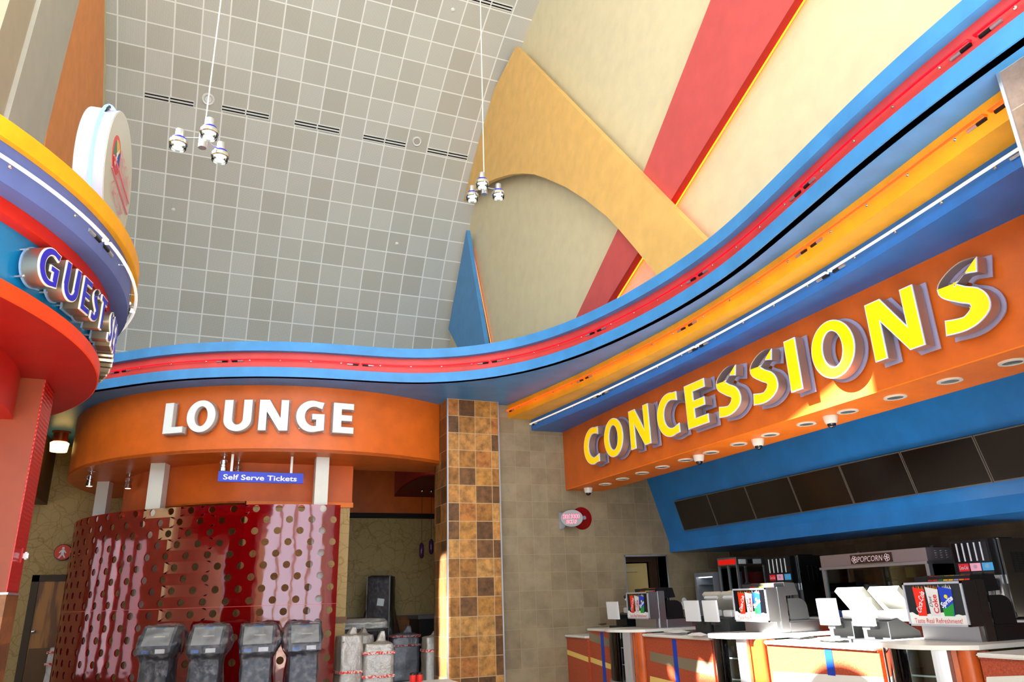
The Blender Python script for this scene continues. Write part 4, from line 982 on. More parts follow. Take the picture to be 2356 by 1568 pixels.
ks = [((372,1441), 'dark ticket kiosk at the left end, turned away to the left', 'crumpled clear plastic over the leftmost kiosk', 1), ((482,1439), 'dark ticket kiosk second from the left, with a bright sloped front', 'crumpled clear plastic over the second kiosk from the left', 1), ((596,1437), 'ticket kiosk with a pale grey screen in the middle of the red screen', 'clear plastic over the kiosk with the pale grey screen', 1), ((702,1434), 'ticket kiosk nearest the right end of the red screen', 'gathered clear plastic over the kiosk at the right end', -1)]
for i, (px, lb, wl, fl) in enumerate(ks): kiosk(px, lb, wl, yw(px)*(.8 if i < 2 else .55), i+1, fl)

# ---- goods wrapped in milky film with fragile tape
TAPE = mat('fragile_tape', (220, 60, 50), .5); 
tn = nd(TAPE, 'ShaderNodeTexNoise', Scale=34.0, Detail=2); ln(TAPE, objco(TAPE), tn.inputs['Vector'])
ln(TAPE, ramp(TAPE, tn.outputs['Fac'], [(.47, (226, 204, 196)), (.5, (222, 52, 44))], 'CONSTANT'), bsdf(TAPE).inputs['Base Color'])
def wrapped(px, Y, z0, hw, dep, ht, yaw, label, seed, tapes=(), top=.06, group='goods wrapped in milky plastic', m=None, cast=None):
    q = atY(*px, Y); o, U, N = frame((q.x, q.y, 0), yaw)
    g = thing('wrapped_cart', o+Vector((0,0,z0)), label, 'wrapped equipment', group)
    secs = dense([(z0+.03,hw*1.02,dep,-dep,0),(z0+ht*.4,hw,dep,-dep,0),(z0+ht*.85,hw*.98,dep,-dep,0),(z0+ht*.97,hw*.9,dep*.85,-dep*.85,0),(z0+ht,hw*.35,dep*.3,-dep*.3,hw*.2),(z0+ht+top,hw*.12,.03,-.03,hw*.3)], 6)
    hull(o, U, N, secs, 40, .02, 6, seed).build('film', m or FILM2, g, 180)
    MB().obox(o-U*hw*.8-N*dep*.8+Vector((0,0,z0)), U*hw*1.6, N*dep*1.6, (0,0,.05)).build('black_base', BLACK, g)
    MB().obox(o-U*hw*.86-N*dep*.86+Vector((0,0,z0+.05)), U*hw*1.72, N*dep*1.72, (0,0,ht*.86)).build('cart_body', mat('cart_body', (120, 112, 104), .6) if 'cart_body' not in bpy.data.materials else bpy.data.materials['cart_body'], g)
    for k, t in enumerate(tapes):
        hull(o, U, N, [(z0+t-.02,hw*1.09,dep*1.09,-dep*1.09,0),(z0+t+.02,hw*1.09,dep*1.09,-dep*1.09,0)], 40, .012, 6, seed).build('fragile_tape', TAPE, g)
    return g
wrapped((802,1500), 12.75, 0, .19, .22, 1.16, .1, 'milky wrapped cart against the right edge of the red screen', 11, (.28, .60), .1)
wrapped((868,1500), 12.7, 0, .25, .24, 1.02, -.1, 'milky wrapped cart with a sunlit top, front of the group', 12, (.2, .52, .86), .16)
wrapped((832,1480), 13.6, 0, .16, .24, 1.13, .2, 'shaded wrapped cart squeezed between the two front carts', 13, (.5,), .08)
wrapped((930,1480), 16.6, 0, .30, .26, .98, -.06, 'silver wrapped box on castors banded with two red tapes', 14, (.74, .92), .14, m=film('silver_film', (168, 168, 186), .85, 9))
wrapped((994,1500), 13.4, 0, .16, .2, 1.05, 0, 'milky wrapped item peeking out beside the tile pillar', 15, (.8,), .06)
wrapped((152,1500), 17.1, 0, .25, .24, 1.03, -.2, 'milky wrapped cart standing before the oak door', 16, (.40, .72, .92), .02)
# long wrapped table top behind the front carts
q0, q1 = atY(778, 1436, 14.6), atY(884, 1440, 14.6); g = thing('wrapped_table', ((q0.x+q1.x)/2, 14.7, 0), 'long low wrapped table behind the front wrapped carts', 'wrapped equipment')
mb = hull(Vector(((q0.x+q1.x)/2, 14.7, 0)), Vector((1,0,0)), Vector((0,-1,0)), dense([(1.16,.50,.28,-.28,0),(1.27,.50,.3,-.3,0),(1.33,.44,.22,-.22,0)], 5), 44, .025, 7, 17); mb.build('film', FILM2, g, 180)
MB().box((q0.x+.03, 14.5, 1.11), (q1.x-.03, 14.9, 1.15)).build('table_top', BLACK, g)
for x in (q0.x+.06, q1.x-.1):
    MB().box((x, 14.66, 0), (x+.05, 14.72, 1.12)).build('leg', BLACK, g)
# tall glass cabinet under film
a, b = atY(846, 1326, 17.2), atY(911, 1426, 17.2); g = thing('wrapped_cabinet', ((a.x+b.x)/2, 17.2, 0), 'tall dark glass cabinet under thin film, before the olive wall', 'wrapped equipment')
cx = (a.x+b.x)/2; w = b.x-a.x; yaw = -.45
o, U, N = frame((cx, 17.3, 0), yaw)
MB().obox(o-U*.26-N*.26, U*.52, N*.52, (0,0,a.z)).build('cabinet_body', mat('cabinet_dark', (44, 40, 46), .25, .2), g)
for s in (-1, 1): MB().obox(o+U*(.255*s-.012)+N*.245, U*.024, N*.024, (0,0,a.z)).build('corner_post', mat('cabinet_post', (150, 146, 142), .35, .6) if 'cabinet_post' not in bpy.data.materials else bpy.data.materials['cabinet_post'], g)
hull(o, U, N, dense([(.9,.42,.40,-.40,0),(1.25,.34,.34,-.34,0),(1.5,.29,.29,-.29,0),(a.z-.02,.285,.285,-.285,0),(a.z+.02,.2,.2,-.2,0)], 5), 40, .012, 6, 21).build('film', film('thin_brown_film', (170, 150, 130), .3), g, 180)
for s, u in ((1, .06), (-1, 0)):
    d = N if s > 0 else -U; tU = U if s > 0 else N
    MB().obox(o+d*.295+tU*(u-.08)+Vector((0,0,1.55)), tU*.15+Vector((0,0,-.02)), d*.004, Vector((0,0,.15))+tU*.02).build('paper_tag', WHITE, g)
# dark fireplace unit at the end of the lounge
a, b = atY(955, 1412, 17.9), atY(1010, 1535, 17.9)
g = thing('bar_counter', (a.x+.8, 17.9, 0), 'dark bar counter with a pale top beside the tile pillar, far end of the lounge', 'counter')
MB().box((a.x, 17.5, 0), (6.1, 18.4, 1.22)).build('counter_body', mat('bar_dark', (44, 40, 40), .4), g)
MB().box((a.x-.05, 17.44, 1.22), (6.1, 18.4, 1.30)).build('counter_top', mat('bar_top', (126, 122, 122), .35), g)
# purple pendants in the lounge
proto = None
for (ct, pt), lb in ((((970,1136),(970,1266)), 'small purple glass pendant lamp in the lounge, left of the pair'), (((992,1126),(992,1257)), 'small purple glass pendant lamp in the lounge next to the pillar')):
    p = atY(*pt, 16.9)
    g = thing('lounge_pendant', p, lb, 'pendant lamp', 'purple pendants in the lounge')
    MB().lathe([(.025, -.17), (.052, -.12), (.058, .0), (.052, .12), (.02, .17)], p, seg=16).build('glass_shade', mat('purple_glass', (78, 44, 84), .15) if 'purple_glass' not in bpy.data.materials else bpy.data.materials['purple_glass'], g, 60)
    MB().tube([p+Vector((0,0,.17)), Vector((p.x, p.y, zd-.05))], .004, 6).build('cable', BLACK, g)
    MB().ball((p.x, p.y, zd-.03), .045, 14, 8).build('ceiling_canopy', CHROME, g, 60)
# table with two red tins at the lower edge of the photo
tq = atZ(950, 1566, .74); g = thing('side_table', (tq.x, tq.y+.2, 0), 'white topped table at the bottom edge, only its far edge visible', 'table')
MB().bbox((tq.x-.45, tq.y-.6, .70), (tq.x+.42, tq.y, .74), .01).build('table_top', STONE, g)
MB().lathe([(.22, 0), (.22, .02), (.03, .04), (.03, .70)], (tq.x, tq.y-.3, 0), seg=24).build('pedestal', DSTEEL, g, 40)
TINR = mat('red_tin', (214, 30, 22), .4)
for dx, lb in ((-.035, 'red tin with a black lid, left one on the white table'), (.045, 'red tin with a black lid, right one on the white table')):
    t = thing('tin', (tq.x+dx, tq.y-.12, .74), lb, 'tin'); c = (tq.x+dx, tq.y-.12, .742)
    MB().lathe([(.034, 0), (.036, .01), (.036, .075)], c, seg=18).build('tin_body', TINR, t, 40)
    MB().lathe([(.037, .075), (.037, .092), (.02, .10), (.001, .1)], c, seg=18).build('tin_lid', BLACK, t, 40)
# ================================================================== CONCESSION COUNTER
CT = 1.065; BT = 1.12; XFR = 6.17
def on_front(pts, x=XFR): return [(x, *tuple(atX(*p, x))[1:]) for p in pts]
def clipY(poly, y0, y1):
    """keep a front panel stripe between two Y values"""
    def cut(P, k, s):
        out = []
        for a, b in zip(P, P[1:]+P[:1]):
            ia, ib = s*(a[1]-k) >= 0, s*(b[1]-k) >= 0
            if ia: out.append(a)
            if ia != ib:
                t = (k-a[1])/(b[1]-a[1]); out.append(tuple(a[i]+(b[i]-a[i])*t for i in range(3)))
        return out
    return cut(cut([tuple(p) for p in poly], y0, 1), y1, -1)
def section(name, label, y0, y1, z, stripes, blue=(), xf=XFR):
    g = thing('counter_section', (xf+.3, (y0+y1)/2, 0), label, 'counter', 'sections of the concession counter')
    MB().box((xf, y0, 0), (7.1, y1, z-.035)).build('cabinet', LAMI, g)
    MB().bbox((xf-.045, y0, z-.035), (7.15, y1, z), .012).build('counter_top', STONE, g)
    MB().box((xf-.012, y0, z-.05), (xf, y1, z-.035)).build('top_edging', LAMI, g)
    for m, nm, poly in stripes:
        p = clipY(poly, y0+.002, y1-.002)
        if len(p) > 2: MB().prism([(xf-.001, q[1], max(.01, min(q[2], z-.05))) for q in p], (-.002, 0, 0)).build(nm, m, g)
    for (pa, pb, pc) in blue:
        ya, yb = atX(*pa, xf).y, atX(*pb, xf).y; zb = .05 if pc is None else atX(*pc, xf).z
        MB().box((xf-.005, min(ya, yb), zb), (xf, max(ya, yb), z-.05)).build('blue_stripe', STR_B, g)
    return g
c5 = lambda *a: [(1280+x/7.853, 1400+y/7.853) for x, y in a]
c6 = lambda *a: [(1540+x/7.853, 1400+y/7.853) for x, y in a]
c7 = lambda *a: [(1760+x/7.853, 1400+y/7.853) for x, y in a]
YB = [10.50, 7.87, 5.24]                           # centres of the three display bays
taupe1 = on_front(c5((595,420),(1000,555),(1010,710),(600,570)))
cream1 = on_front(c5((60,672),(1035,1015),(1035,1110),(60,755)))
section('a', 'low end section of the red counter against the tile wall', 11.70, YW-.004, .98, [(STR_Y, 'cream_stripe', cream1)], xf=6.13)
section('b', 'short counter section with a blue stripe left of the first display case', YB[0]+.52, 11.70, 1.10, [(STR_G, 'taupe_stripe', taupe1), (STR_Y, 'cream_stripe', cream1)], [((1381.2,1450),(1388,1450),None)])
t2 = on_front([(1496,1497.5),(1548.7,1508.5),(1660,1527),(1660,1559.5),(1548.7,1532.4),(1496,1519)])
c2_ = on_front([(1496,1554),(1660,1594),(1660,1622),(1496,1584)])
section('c', 'counter section between the first and second display cases, partly sunlit', YB[1]+.52, YB[0]-.52, CT, [(STR_G, 'taupe_stripe', t2), (STR_Y, 'cream_stripe', c2_)], [((1545.5,1462),(1554.5,1462),None)])
t3 = on_front([(1780,1544),(2060,1558.5),(2060,1600),(1780,1590)])
section('d', 'sunlit counter section between the second and third display cases', YB[2]+.52, YB[1]-.52, CT, [(STR_W, 'pale_stripe', t3)], [((1895,1484),(1912,1484),(1905,1552))])  # taupe stripe, sun glare put into its white colour
t4 = on_front([(2270,1556),(2420,1551),(2420,1600),(2270,1600)])
section('e', 'counter section at the right edge of the photo', 2.6, YB[2]-.52, CT, [(STR_W, 'pale_stripe', t4)])
LED = emis('led_dots', (255, 244, 214), 6); LEDW = mat('led_channel', (226, 222, 206), .4)
CASEIN = mat('case_interior', (120, 116, 108), .25, .6); CASEY = mat('case_brass_back', (170, 156, 104), .25, .6)
def bx(t): return 6.22-.29*(1-t*t)                 # bowed front of a bay
def bay(yc, label):
    g = thing('display_case', (6.5, yc, 0), label, 'display case', 'bowed glass display cases in the counter')
    def P(t, z, d=0): return (bx(t)+d, yc-.52*t, z)
    ts = np.linspace(-1, 1, 25)
    top = [(bx(t*.985)-.05+.03*abs(t)**8, yc-.52*t) for t in ts]+[(7.2, yc-.52), (7.2, yc+.52)]
    MB().prism([(x, y, BT-.038) for x, y in top], (0, 0, .038)).build('counter_top', STONE, g)
    def wallseg(t0, t1, z0, z1, d0, d1, n=10):
        tt = np.linspace(t0, t1, n); return MB().loops([[P(t, z0, d0), P(t, z1, d0), P(t, z1, d1), P(t, z0, d1)] for t in tt], True, True)
    wallseg(-.97, .97, 0, .36, .02, .06, 16).build('base_panel', LAMI, g, 40)
    wallseg(-.97, .66, .36, .40, -.01, .10, 14).build('bottom_rail', ALU, g, 40)
    wallseg(-.99, -.925, .36, BT-.038, .01, .06, 3).build('side_panel', CHERRY, g)
    wallseg(-.92, -.78, .40, BT-.038, .0, .045, 5).build('frame_post', ALU, g)
    wallseg(.42, .62, .40, BT-.038, .0, .045, 5).build('frame_post', ALU, g)
    wallseg(-.78, .42, .40, BT-.038, .012, .018, 16).build('glass_front', GLASS, g, 40)
    px, py = bx(.80)+.06, yc-.52*.80
    MB().lathe([(.085, 0), (.085, BT-.04)], (px, py, 0), seg=24).build('round_wood_post', CHERRY, g, 40)
    wallseg(.62, .99, 0, BT-.045, .05, .09, 5).build('wood_panel', CHERRY, g, 40)
    MB().box((6.92, yc-.44, .36), (6.96, yc+.46, BT-.04)).build('case_back', CASEIN, g)
    MB().box((6.1, yc-.30, .37), (6.92, yc+.44, .40)).build('case_floor', ALU, g)
    MB().box((6.20, yc+.43, .4), (6.92, yc+.45, BT-.04)).build('case_lining', CASEY, g); MB().box((6.2, yc-.31, .4), (6.92, yc-.29, BT-.04)).build('case_lining', CASEY, g)
    for z in (.63, .86):
        MB().prism([P(t, z, .04) for t in np.linspace(-.76, .40, 12)]+[(6.9, yc-.28, z), (6.9, yc+.42, z)], (0, 0, .008)).build('glass_shelf', GLASS, g)
        wallseg(-.76, .40, z-.002, z+.012, .03, .04, 12).build('shelf_edge', mat('shelf_edge', (220, 226, 222), .2) if 'shelf_edge' not in bpy.data.materials else bpy.data.materials['shelf_edge'], g)
    for t, d in ((-.70, .04), (-.18, .06)):
        x, y, _ = P(t, 0, d)
        s = MB().box((x, y-.022, .41), (x+.02, y+.022, BT-.05)).build('led_strip', LEDW, g)
        mb = MB()
        for i in range(34):
            for k in (-.009, .009): mb.box((x-.003, y+k-.005, .43+i*.019), (x, y+k+.005, .438+i*.019))
        mb.build('led_dots', LED, s)
    return g
bay(YB[0], 'bowed glass display case in the shade, left one of three'); bay(YB[1], 'bowed glass display case in the sun, middle one of three'); bay(YB[2], 'bowed glass display case at the right, largest of the three')

# ------------------------------------------------------------------ things on the counter
FRM_L = mat('poster_frame', (196, 200, 214), .35, .5)
CUPR, CUPB, CUPG = mat('cup_red', (224, 40, 14), .35), mat('cup_blue', (20, 60, 190), .35), mat('cup_green', (24, 150, 50), .35)
CUPW = mat('cup_silver', (214, 214, 218), .3); ICE = mat('poster_ice', (224, 228, 228), .35); RTXT = mat('poster_red_text', (206, 34, 40), .4); PBLK = mat('poster_black', (10, 10, 14), .2)
CUPBR = mat('splash_amber', (190, 110, 30), .4); LIME = mat('lime_yellow', (236, 210, 40), .4)
def dispenser(yc, label, steel, dark):
    """drink dispenser: poster box to the customers, valves and tray to the staff"""
    g = thing('drink_dispenser', (6.6, yc, BT), label, 'drink dispenser', 'drink dispensers on the counter'); w = .317
    X0 = 6.42
    MB().bbox((X0, yc-w, 1.25), (X0+.17, yc+w, 1.64), .006).build('poster_box', steel, g)
    MB().box((6.54, yc-w+.02, BT), (6.74, yc+w-.02, 1.25)).build('pedestal', STEEL, g)
    MB().bbox((X0+.17, yc-w, BT), (X0+.30, yc+w, 1.65), .008).build('body', steel, g)
    MB().obox((X0+.15, yc-w+.02, 1.64), (.20, 0, .0), (0, 2*w-.04, 0), (0, 0, .05)).build('hood_step', dark, g)
    MB().prism([(X0+.30, yc-w+.01, 1.70), (X0+.46, yc-w+.01, 1.69), (X0+.50, yc-w+.01, 1.55), (X0+.30, yc-w+.01, 1.54)], (0, 2*w-.02, 0)).build('valve_hood', dark, g)
    pr = [(X0+.32, 1.25), (X0+.62, 1.25), (X0+.61, 1.38)]+[(X0+.47+.14*math.cos(a), 1.40+.11*math.sin(a)) for a in np.linspace(0, PI/2, 8)]+[(X0+.32, 1.51)]
    MB().prism([(x, yc-w+.005, z) for x, z in pr], (0, .012, 0)).build('splash_side', dark, g); MB().prism([(x, yc+w-.017, z) for x, z in pr], (0, .012, 0)).build('splash_side', dark, g)
    MB().bbox((X0+.30, yc-w, BT), (X0+.76, yc+w, 1.24), .006).build('drip_tray', steel if steel is not DSTEEL else BLACK, g)
    MB().box((X0+.30, yc-w-.006, 1.238), (X0+.78, yc+w+.006, 1.256)).build('tray_rim', dark, g)
    for k in range(4):
        y = yc-.21+k*.14; MB().lathe([(.02, -.07), (.028, 0), (.028, .06)], (X0+.42, y, 1.52), seg=12).build('valve', BLACK, g, 40)
    # framed advert
    f = MB(); f.box((X0-.012, yc-w, 1.25), (X0, yc-w+.02, 1.64)).box((X0-.012, yc+w-.02, 1.25), (X0, yc+w, 1.64)).box((X0-.012, yc-w, 1.62), (X0, yc+w, 1.64)).box((X0-.012, yc-w, 1.25), (X0, yc+w, 1.268)); f.build('poster_frame', FRM_L, g)
    po = MB().box((X0-.004, yc-w+.018, 1.266), (X0-.001, yc+w-.018, 1.622)).build('poster', PBLK, g)
    def q(u, v, d=.006): return Vector((X0-d, yc+w-.02-u*(2*w-.04), 1.268+v*.354))     # u rightwards, v up, both 0..1
    def patch(nm, m, pts, d): MB().prism([q(u, v, d) for u, v in pts], (-.0008, 0, 0)).build(nm, m, po)
    rnd = random.Random(4)
    patch('ice_bed', ICE, [(0, 0), (1, 0)]+[(1-i/16, .24+rnd.uniform(-.03, .06)) for i in range(17)], .0055)
    for nm, m, x0, x1, tl in (('red_cup', CUPR, .145, .355, .0), ('silver_cup', CUPW, .375, .600, .0), ('blue_cup', CUPB, .61, .845, 0)):
        patch(nm, m, [(x0+.025, .2), (x1-.03, .2), (x1, .86), (x0, .93)], .0065)
        for k in range(7):
            u = x0+(x1-x0)*(k+.5)/7; patch('splash', CUPBR if nm != 'blue_cup' else ICE, [(u-.012, .86), (u+.012, .86), (u+.02*rnd.uniform(-1, 1), .93+.06*rnd.random())], .0062)
    patch('green_swirl', CUPG, [(.635, .2), (.80, .2), (.825, .52), (.70, .40), (.63, .38)], .0072)
    patch('lime', LIME, [(.72+.03*math.cos(a), .68+.05*math.sin(a)) for a in np.linspace(0, 6, 12)], .0072)
    Vu, Vv, Vn = Vector((0,-1,0)), Vector((0,0,1)), Vector((-1,0,0))
    def txt(body, u, v, wd, ht, m, ang=0, sh=0, bold=.0):
        U = Vu*math.cos(ang)+Vv*math.sin(ang); V = -Vu*math.sin(ang)+Vv*math.cos(ang)
        lettering(body, q(u, v, .0085), U, V, Vn, wd, ht, m, po, 'poster_lettering', .0004, bold, sh)
    txt('Coca-Cola', .25, .56, .20, .055, WTXT, 1.15, .3, .01); txt('Coke', .515, .50, .165, .055, RTXT, PI/2, 0, .02); txt('Diet', .435, .56, .10, .032, PBLK, PI/2, .3)
    txt('Sprite', .725, .54, .15, .062, WTXT, .55, .2, .03); txt('Taste Real Refreshment!', .5, .085, .50, .042, RTXT)
    cols = [(190,30,30),(206,40,40),(20,120,70),(230,190,40),(240,200,30),(150,150,210),(240,130,40),(226,50,60)]
    for k, c_ in enumerate(cols):
        nm = 'flavour_%d%d%d' % c_; m = bpy.data.materials.get(nm) or mat(nm, c_, .4)
        y = yc+w-.17-k*.055; MB().obox((X0+.145, y-.05, 1.645), (0, .048, 0), (.03, 0, .045), (-.002, 0, .003)).build('flavour_label', m, g)
    return g
dispenser(YB[0], 'drink dispenser with three cups advert in the shade, left of three', STEEL, BLACK)
dispenser(YB[1]-.02, 'overexposed sunlit drink dispenser, middle of three', STEEL, DGREY)
dispenser(YB[2], 'dark drink dispenser with three cups advert, right of three', DSTEEL, BLACK)

DISP = mat('display_back_white', (224, 226, 232), .4)
def register(y0, y1, label, base, mon, zt):
    yc = (y0+y1)/2; hw = (y0-y1)/2
    g = thing('cash_register', (6.7, yc, zt), label, 'cash register', 'cash registers on the counter'); z0 = zt+.035
    MB().box((6.45, yc-.22, zt), (7.05, yc+.22, z0)).build('cash_drawer', BLACK if base is BLACK else DGREY, g)
    pr = [(6.56, z0), (6.56, z0+.17), (6.70, z0+.20), (6.98, z0+.07), (7.0, z0)]
    MB().prism([(x, yc-.17, z) for x, z in pr], (0, .34, 0)).build('housing', base, g)
    MB().obox((6.405, yc-hw, 1.236), (0, 2*hw, 0), (-.012, 0, .27), (.03, 0, .002)).build('customer_display', DISP, g)
    MB().box((6.43, yc-.05, z0+.10), (6.60, yc+.05, z0+.15)).build('display_arm', base, g)
    MB().obox((6.74, yc-.19, 1.575), (0, .38, 0), (.30, 0, -.32), (.045, 0, .04)).build('monitor', mon, g)
    MB().obox((6.73, yc-.14, 1.53), (0, .28, 0), (.02, 0, -.02), (.028, 0, .026)).build('monitor_lip', DISP, g)
    MB().bbox((6.62, yc-.16, z0+.19), (6.80, yc+.02, z0+.275), .01).build('receipt_printer', DISP, g)
    return g
register(11.45, 11.10, 'black cash register in the shade, nearest the tile wall', BLACK, BLACK, 1.10)
register(9.232, 8.916, 'cash register whose white display is half in the sun', DGREY, BEIGEP, CT)
register(8.807, 8.509, 'cash register with a sunlit white display left of the middle dispenser', DGREY, BEIGEP, CT)
register(6.711, 6.444, 'cash register with a blank white display right of the middle dispenser', DGREY, BEIGEP, CT)
register(6.249, 5.973, 'cash register with a blank white display left of the dark dispenser', DGREY, BEIGEP, CT)
PAPERW = mat('crumpled_paper', (232, 232, 228), .6)
def sheet(px, z, sx, sy, amp, label, seed, cat='paper'):
    q = atZ(*px, z+.01); n = 16; L = []
    for i in range(n): L.append(crumple([Vector((q.x+sx*(i/(n-1)-.5), q.y+sy*(j/(n-1)-.5), z+amp*.9+amp*math.sin(PI*i/(n-1))*math.sin(PI*j/(n-1))*.8)) for j in range(n)], amp*.5, 9, seed))
    L = [[Vector((p.x, p.y, max(p.z, z+.003))) for p in l] for l in L]
    o = MB().loops(L).build('paper_sheet', PAPERW, None, 180); md = o.modifiers.new('thickness', 'SOLIDIFY'); md.thickness = .002; return tag(o, label, cat, 'crumpled white sheets on the counter')
sheet((1560,1456), CT, .22, .40, .035, 'crumpled white sheet on the counter right of the first display case', 3)
sheet((1606,1463), CT, .18, .36, .03, 'crumpled white sheet beside the edge of the middle display case', 5)
sheet((1905,1474), CT, .16, .45, .025, 'crumpled white sheet in front of the two blank displays', 8)
q = atZ(1836,1464, CT+.02); g = thing('ring_binder', (q.x, q.y, CT), 'open white ring binder on the sunlit counter right of the middle dispenser', 'binder')
MB().obox((q.x-.12, q.y-.16, CT+.004), (.26, 0, 0), (0, .30, 0), (0, 0, .012)).build('cover', BLACK, g)
MB().obox((q.x-.11, q.y-.15, CT+.017), (.24, 0, .02), (0, .28, .004), (0, 0, .012)).build('pages', PAPERW, g)
q = atZ(1378,1437, 1.105); g = MB().lathe([(.12, 0), (.15, .012), (.16, .03), (.12, .035), (.001, .04)], (q.x, q.y, 1.102), seg=24).build('shallow_bowl', mat('bowl_brown', (110, 92, 70), .4), None, 40); tag(g, 'shallow brown bowl on the short counter section near the tile wall', 'bowl')

# ================================================================== BACK COUNTER AND ITS MACHINES
XB0 = 8.80; ZB = 1.20
g = thing('back_counter', (9.3, 8.0, 0), 'long red back counter with a white top along the brown wall', 'counter')
MB().box((8.78, 2.6, 0), (9.84, YW-.01, ZB-.03)).build('cabinet', LAMI, g); MB().bbox((8.73, 2.6, ZB-.03), (9.84, YW-.01, ZB), .01).build('counter_top', STONE, g)
TILE_R = mat('brand_tile_red', (214, 32, 48), .4, emit=.25); TILE_P = mat('brand_tile_pink', (244, 178, 204), .4, emit=.25); TILE_B = mat('brand_tile_blue', (70, 170, 232), .4, emit=.25)
ROD = mat('pale_rod', (226, 232, 240), .25, emit=.15)
def fountain(yl, yr, label):
    """soda fountain on the back counter: yl = left (far) edge, yr = right (near) edge of its face"""
    g = thing('soda_fountain', (9.1, (yl+yr)/2, ZB), label, 'soda fountain', 'soda fountains on the back counter'); x = XB0; w = yl-yr
    MB().box((x+.10, yr, ZB+.03), (9.62, yl, 2.12)).build('cabinet', DSTEEL, g)
    MB().box((x+.085, yr-.006, 1.60), (x+.105, yr+.012, 2.12)).build('edge_trim', CHROME, g)
    f = MB().bbox((x-.06, yr+.02, 1.70), (x+.10, yl, 2.115), .006).build('merchandiser', BLACK, g)
    MB().box((x-.064, yr+.05, 1.86), (x-.06, yl-.03, 2.09)).build('display_panel', mat('fountain_glass', (12, 14, 18), .12) if 'fountain_glass' not in bpy.data.materials else bpy.data.materials['fountain_glass'], f)
    for k in range(5):
        y = yl-.10-k*(w-.2)/4.3; MB().box((x-.074, y-.008, 1.87), (x-.066, y+.008, 2.085)).build('light_rod', ROD, f)
    for k, m in enumerate((TILE_R, TILE_P, TILE_B)):
        y = yl-.07-k*(w-.06)/3.1; t = MB().box((x-.068, y-.135, 1.755), (x-.06, y, 1.845)).build('brand_tile', m, f)
        if k == 0: lettering('Coca-Cola', (x-.069, y-.067, 1.80), (0,-1,0), (0,0,1), (-1,0,0), .115, .045, WTXT, t, 'tile_lettering', .001, .01, .3)
        if k == 1: MB().lathe([(.024, 0), (.024, .002), (.001, .002)], (x-.069, y-.067, 1.805), (-1,0,0), 16).build('tile_mark', mat('tile_mark_pink', (226, 190, 214), .4), t)
        if k == 2: MB().lathe([(.028, 0), (.028, .002), (.001, .002)], (x-.069, y-.067, 1.805), (-1,0,0), 16).build('tile_mark', mat('tile_mark_blue', (150, 206, 240), .4), t)
        MB().box((x-.064, y-.13, 1.725), (x-.06, y-.005, 1.742)).build('caption_strip', DGREY, f)
    MB().obox((x+.02, yr+.03, 1.44), (0, w-.05, 0), (.0, 0, .26), (.08, 0, 0)).build('valve_panel', STEEL, g)
    for k in range(4):
        y = yl-.12-k*(w-.22)/3
        v = MB().bbox((x-.06, y-.04, 1.53), (x+.03, y+.04, 1.66), .015).build('valve', BLACK, g); MB().tube([(x-.04, y, 1.53), (x-.05, y, 1.44)], .012, 8).build('nozzle_lever', BLACK, v); MB().lathe([(.012, 0), (.012, .004)], (x-.062, y, 1.61), (-1,0,0), 10).build('valve_badge', CHROME, v)
    MB().box((x+.02, yr+.02, ZB+.10), (x+.10, yl-.01, 1.44)).build('splash_plate', STEEL, g)
    MB().lathe([(.04, 0), (.04, .004), (.001, .005)], (x+.018, yr+.12, 1.33), (-1,0,0), 20).build('round_badge', mat('badge_blue_white', (190, 206, 240), .3) if 'badge_blue_white' not in bpy.data.materials else bpy.data.materials['badge_blue_white'], g)
    MB().bbox((x-.14, yr, ZB+.02), (x+.12, yl, ZB+.09), .006).build('drip_tray', BLACK, g)
    for i in range(4):
        for j in range(1):
            xx = x+.26+i*.09; v = MB().box((xx, yr-.004, 1.72), (xx+.078, yr, 1.96)).build('vent_grille', BLACK, g)
            mb = MB(); [mb.box((xx+.004, yr-.007, 1.73+k*.02), (xx+.074, yr-.004, 1.736+k*.02)) for k in range(12)]; mb.build('vent_slats', DSTEEL, v)
    MB().bbox((x+.2, yr+.1, 2.12), (x+.5, yl-.1, 2.14), .005).build('lid', BLACK, g)
    return g
fountain(10.18, 9.58, 'soda fountain with black top left of the popcorn machine'); fountain(6.76, 6.22, 'soda fountain with black top at the right edge of the photo')

# popcorn machine
PX_ = 8.80; yl, yr = 8.98, 7.13; g = thing('popcorn_machine', (9.2, 8.05, ZB), 'large glass and steel popcorn machine with a lettered sign on its header', 'popcorn machine')
MB().bbox((PX_-.04, yr, 1.905), (9.6, yl, 2.075), .006).build('header', mat('lavender_steel', (176, 166, 172), .35, .6), g)
MB().box((PX_-.07, yr-.01, 1.87), (9.6, yl+.01, 1.905)).build('header_trim', ALU, g)
for y in (yl-.05, yr): MB().box((PX_-.04, y, ZB), (PX_+.03, y+.05, 1.87)).build('corner_post', ALU, g)
MB().box((9.55, yr, ZB), (9.6, yl, 1.87)).build('back_panel', DSTEEL, g)
for y in (yl-.03, yr+.02): MB().box((PX_+.03, y, ZB+.1), (9.55, y+.008, 1.87)).build('side_glass', GLASS, g)
MB().box((PX_-.02, yr+.05, ZB+.10), (PX_-.012, yl-.05, 1.87)).build('front_glass', GLASS, g)
MB().box((PX_-.05, yr, ZB), (9.6, yl, ZB+.10)).build('base_cabinet', mat('blue_steel', (60, 96, 170), .35, .3), g)
mb = MB()
for i in range(4):
    for j in range(4): mb.box((PX_+.12+j*.10, yr-.006, 1.945+i*.028), (PX_+.15+j*.10, yr, 1.952+i*.028))
mb.build('vent_holes', WHITE, g)
ya, yb = atX(1957, 1278, PX_-.04).y, atX(2051, 1270, PX_-.04).y
sg = MB().box((PX_-.055, yb, 1.925), (PX_-.04, ya, 2.05)).build('sign_panel', mat('sign_brown', (70, 48, 36), .3), g)
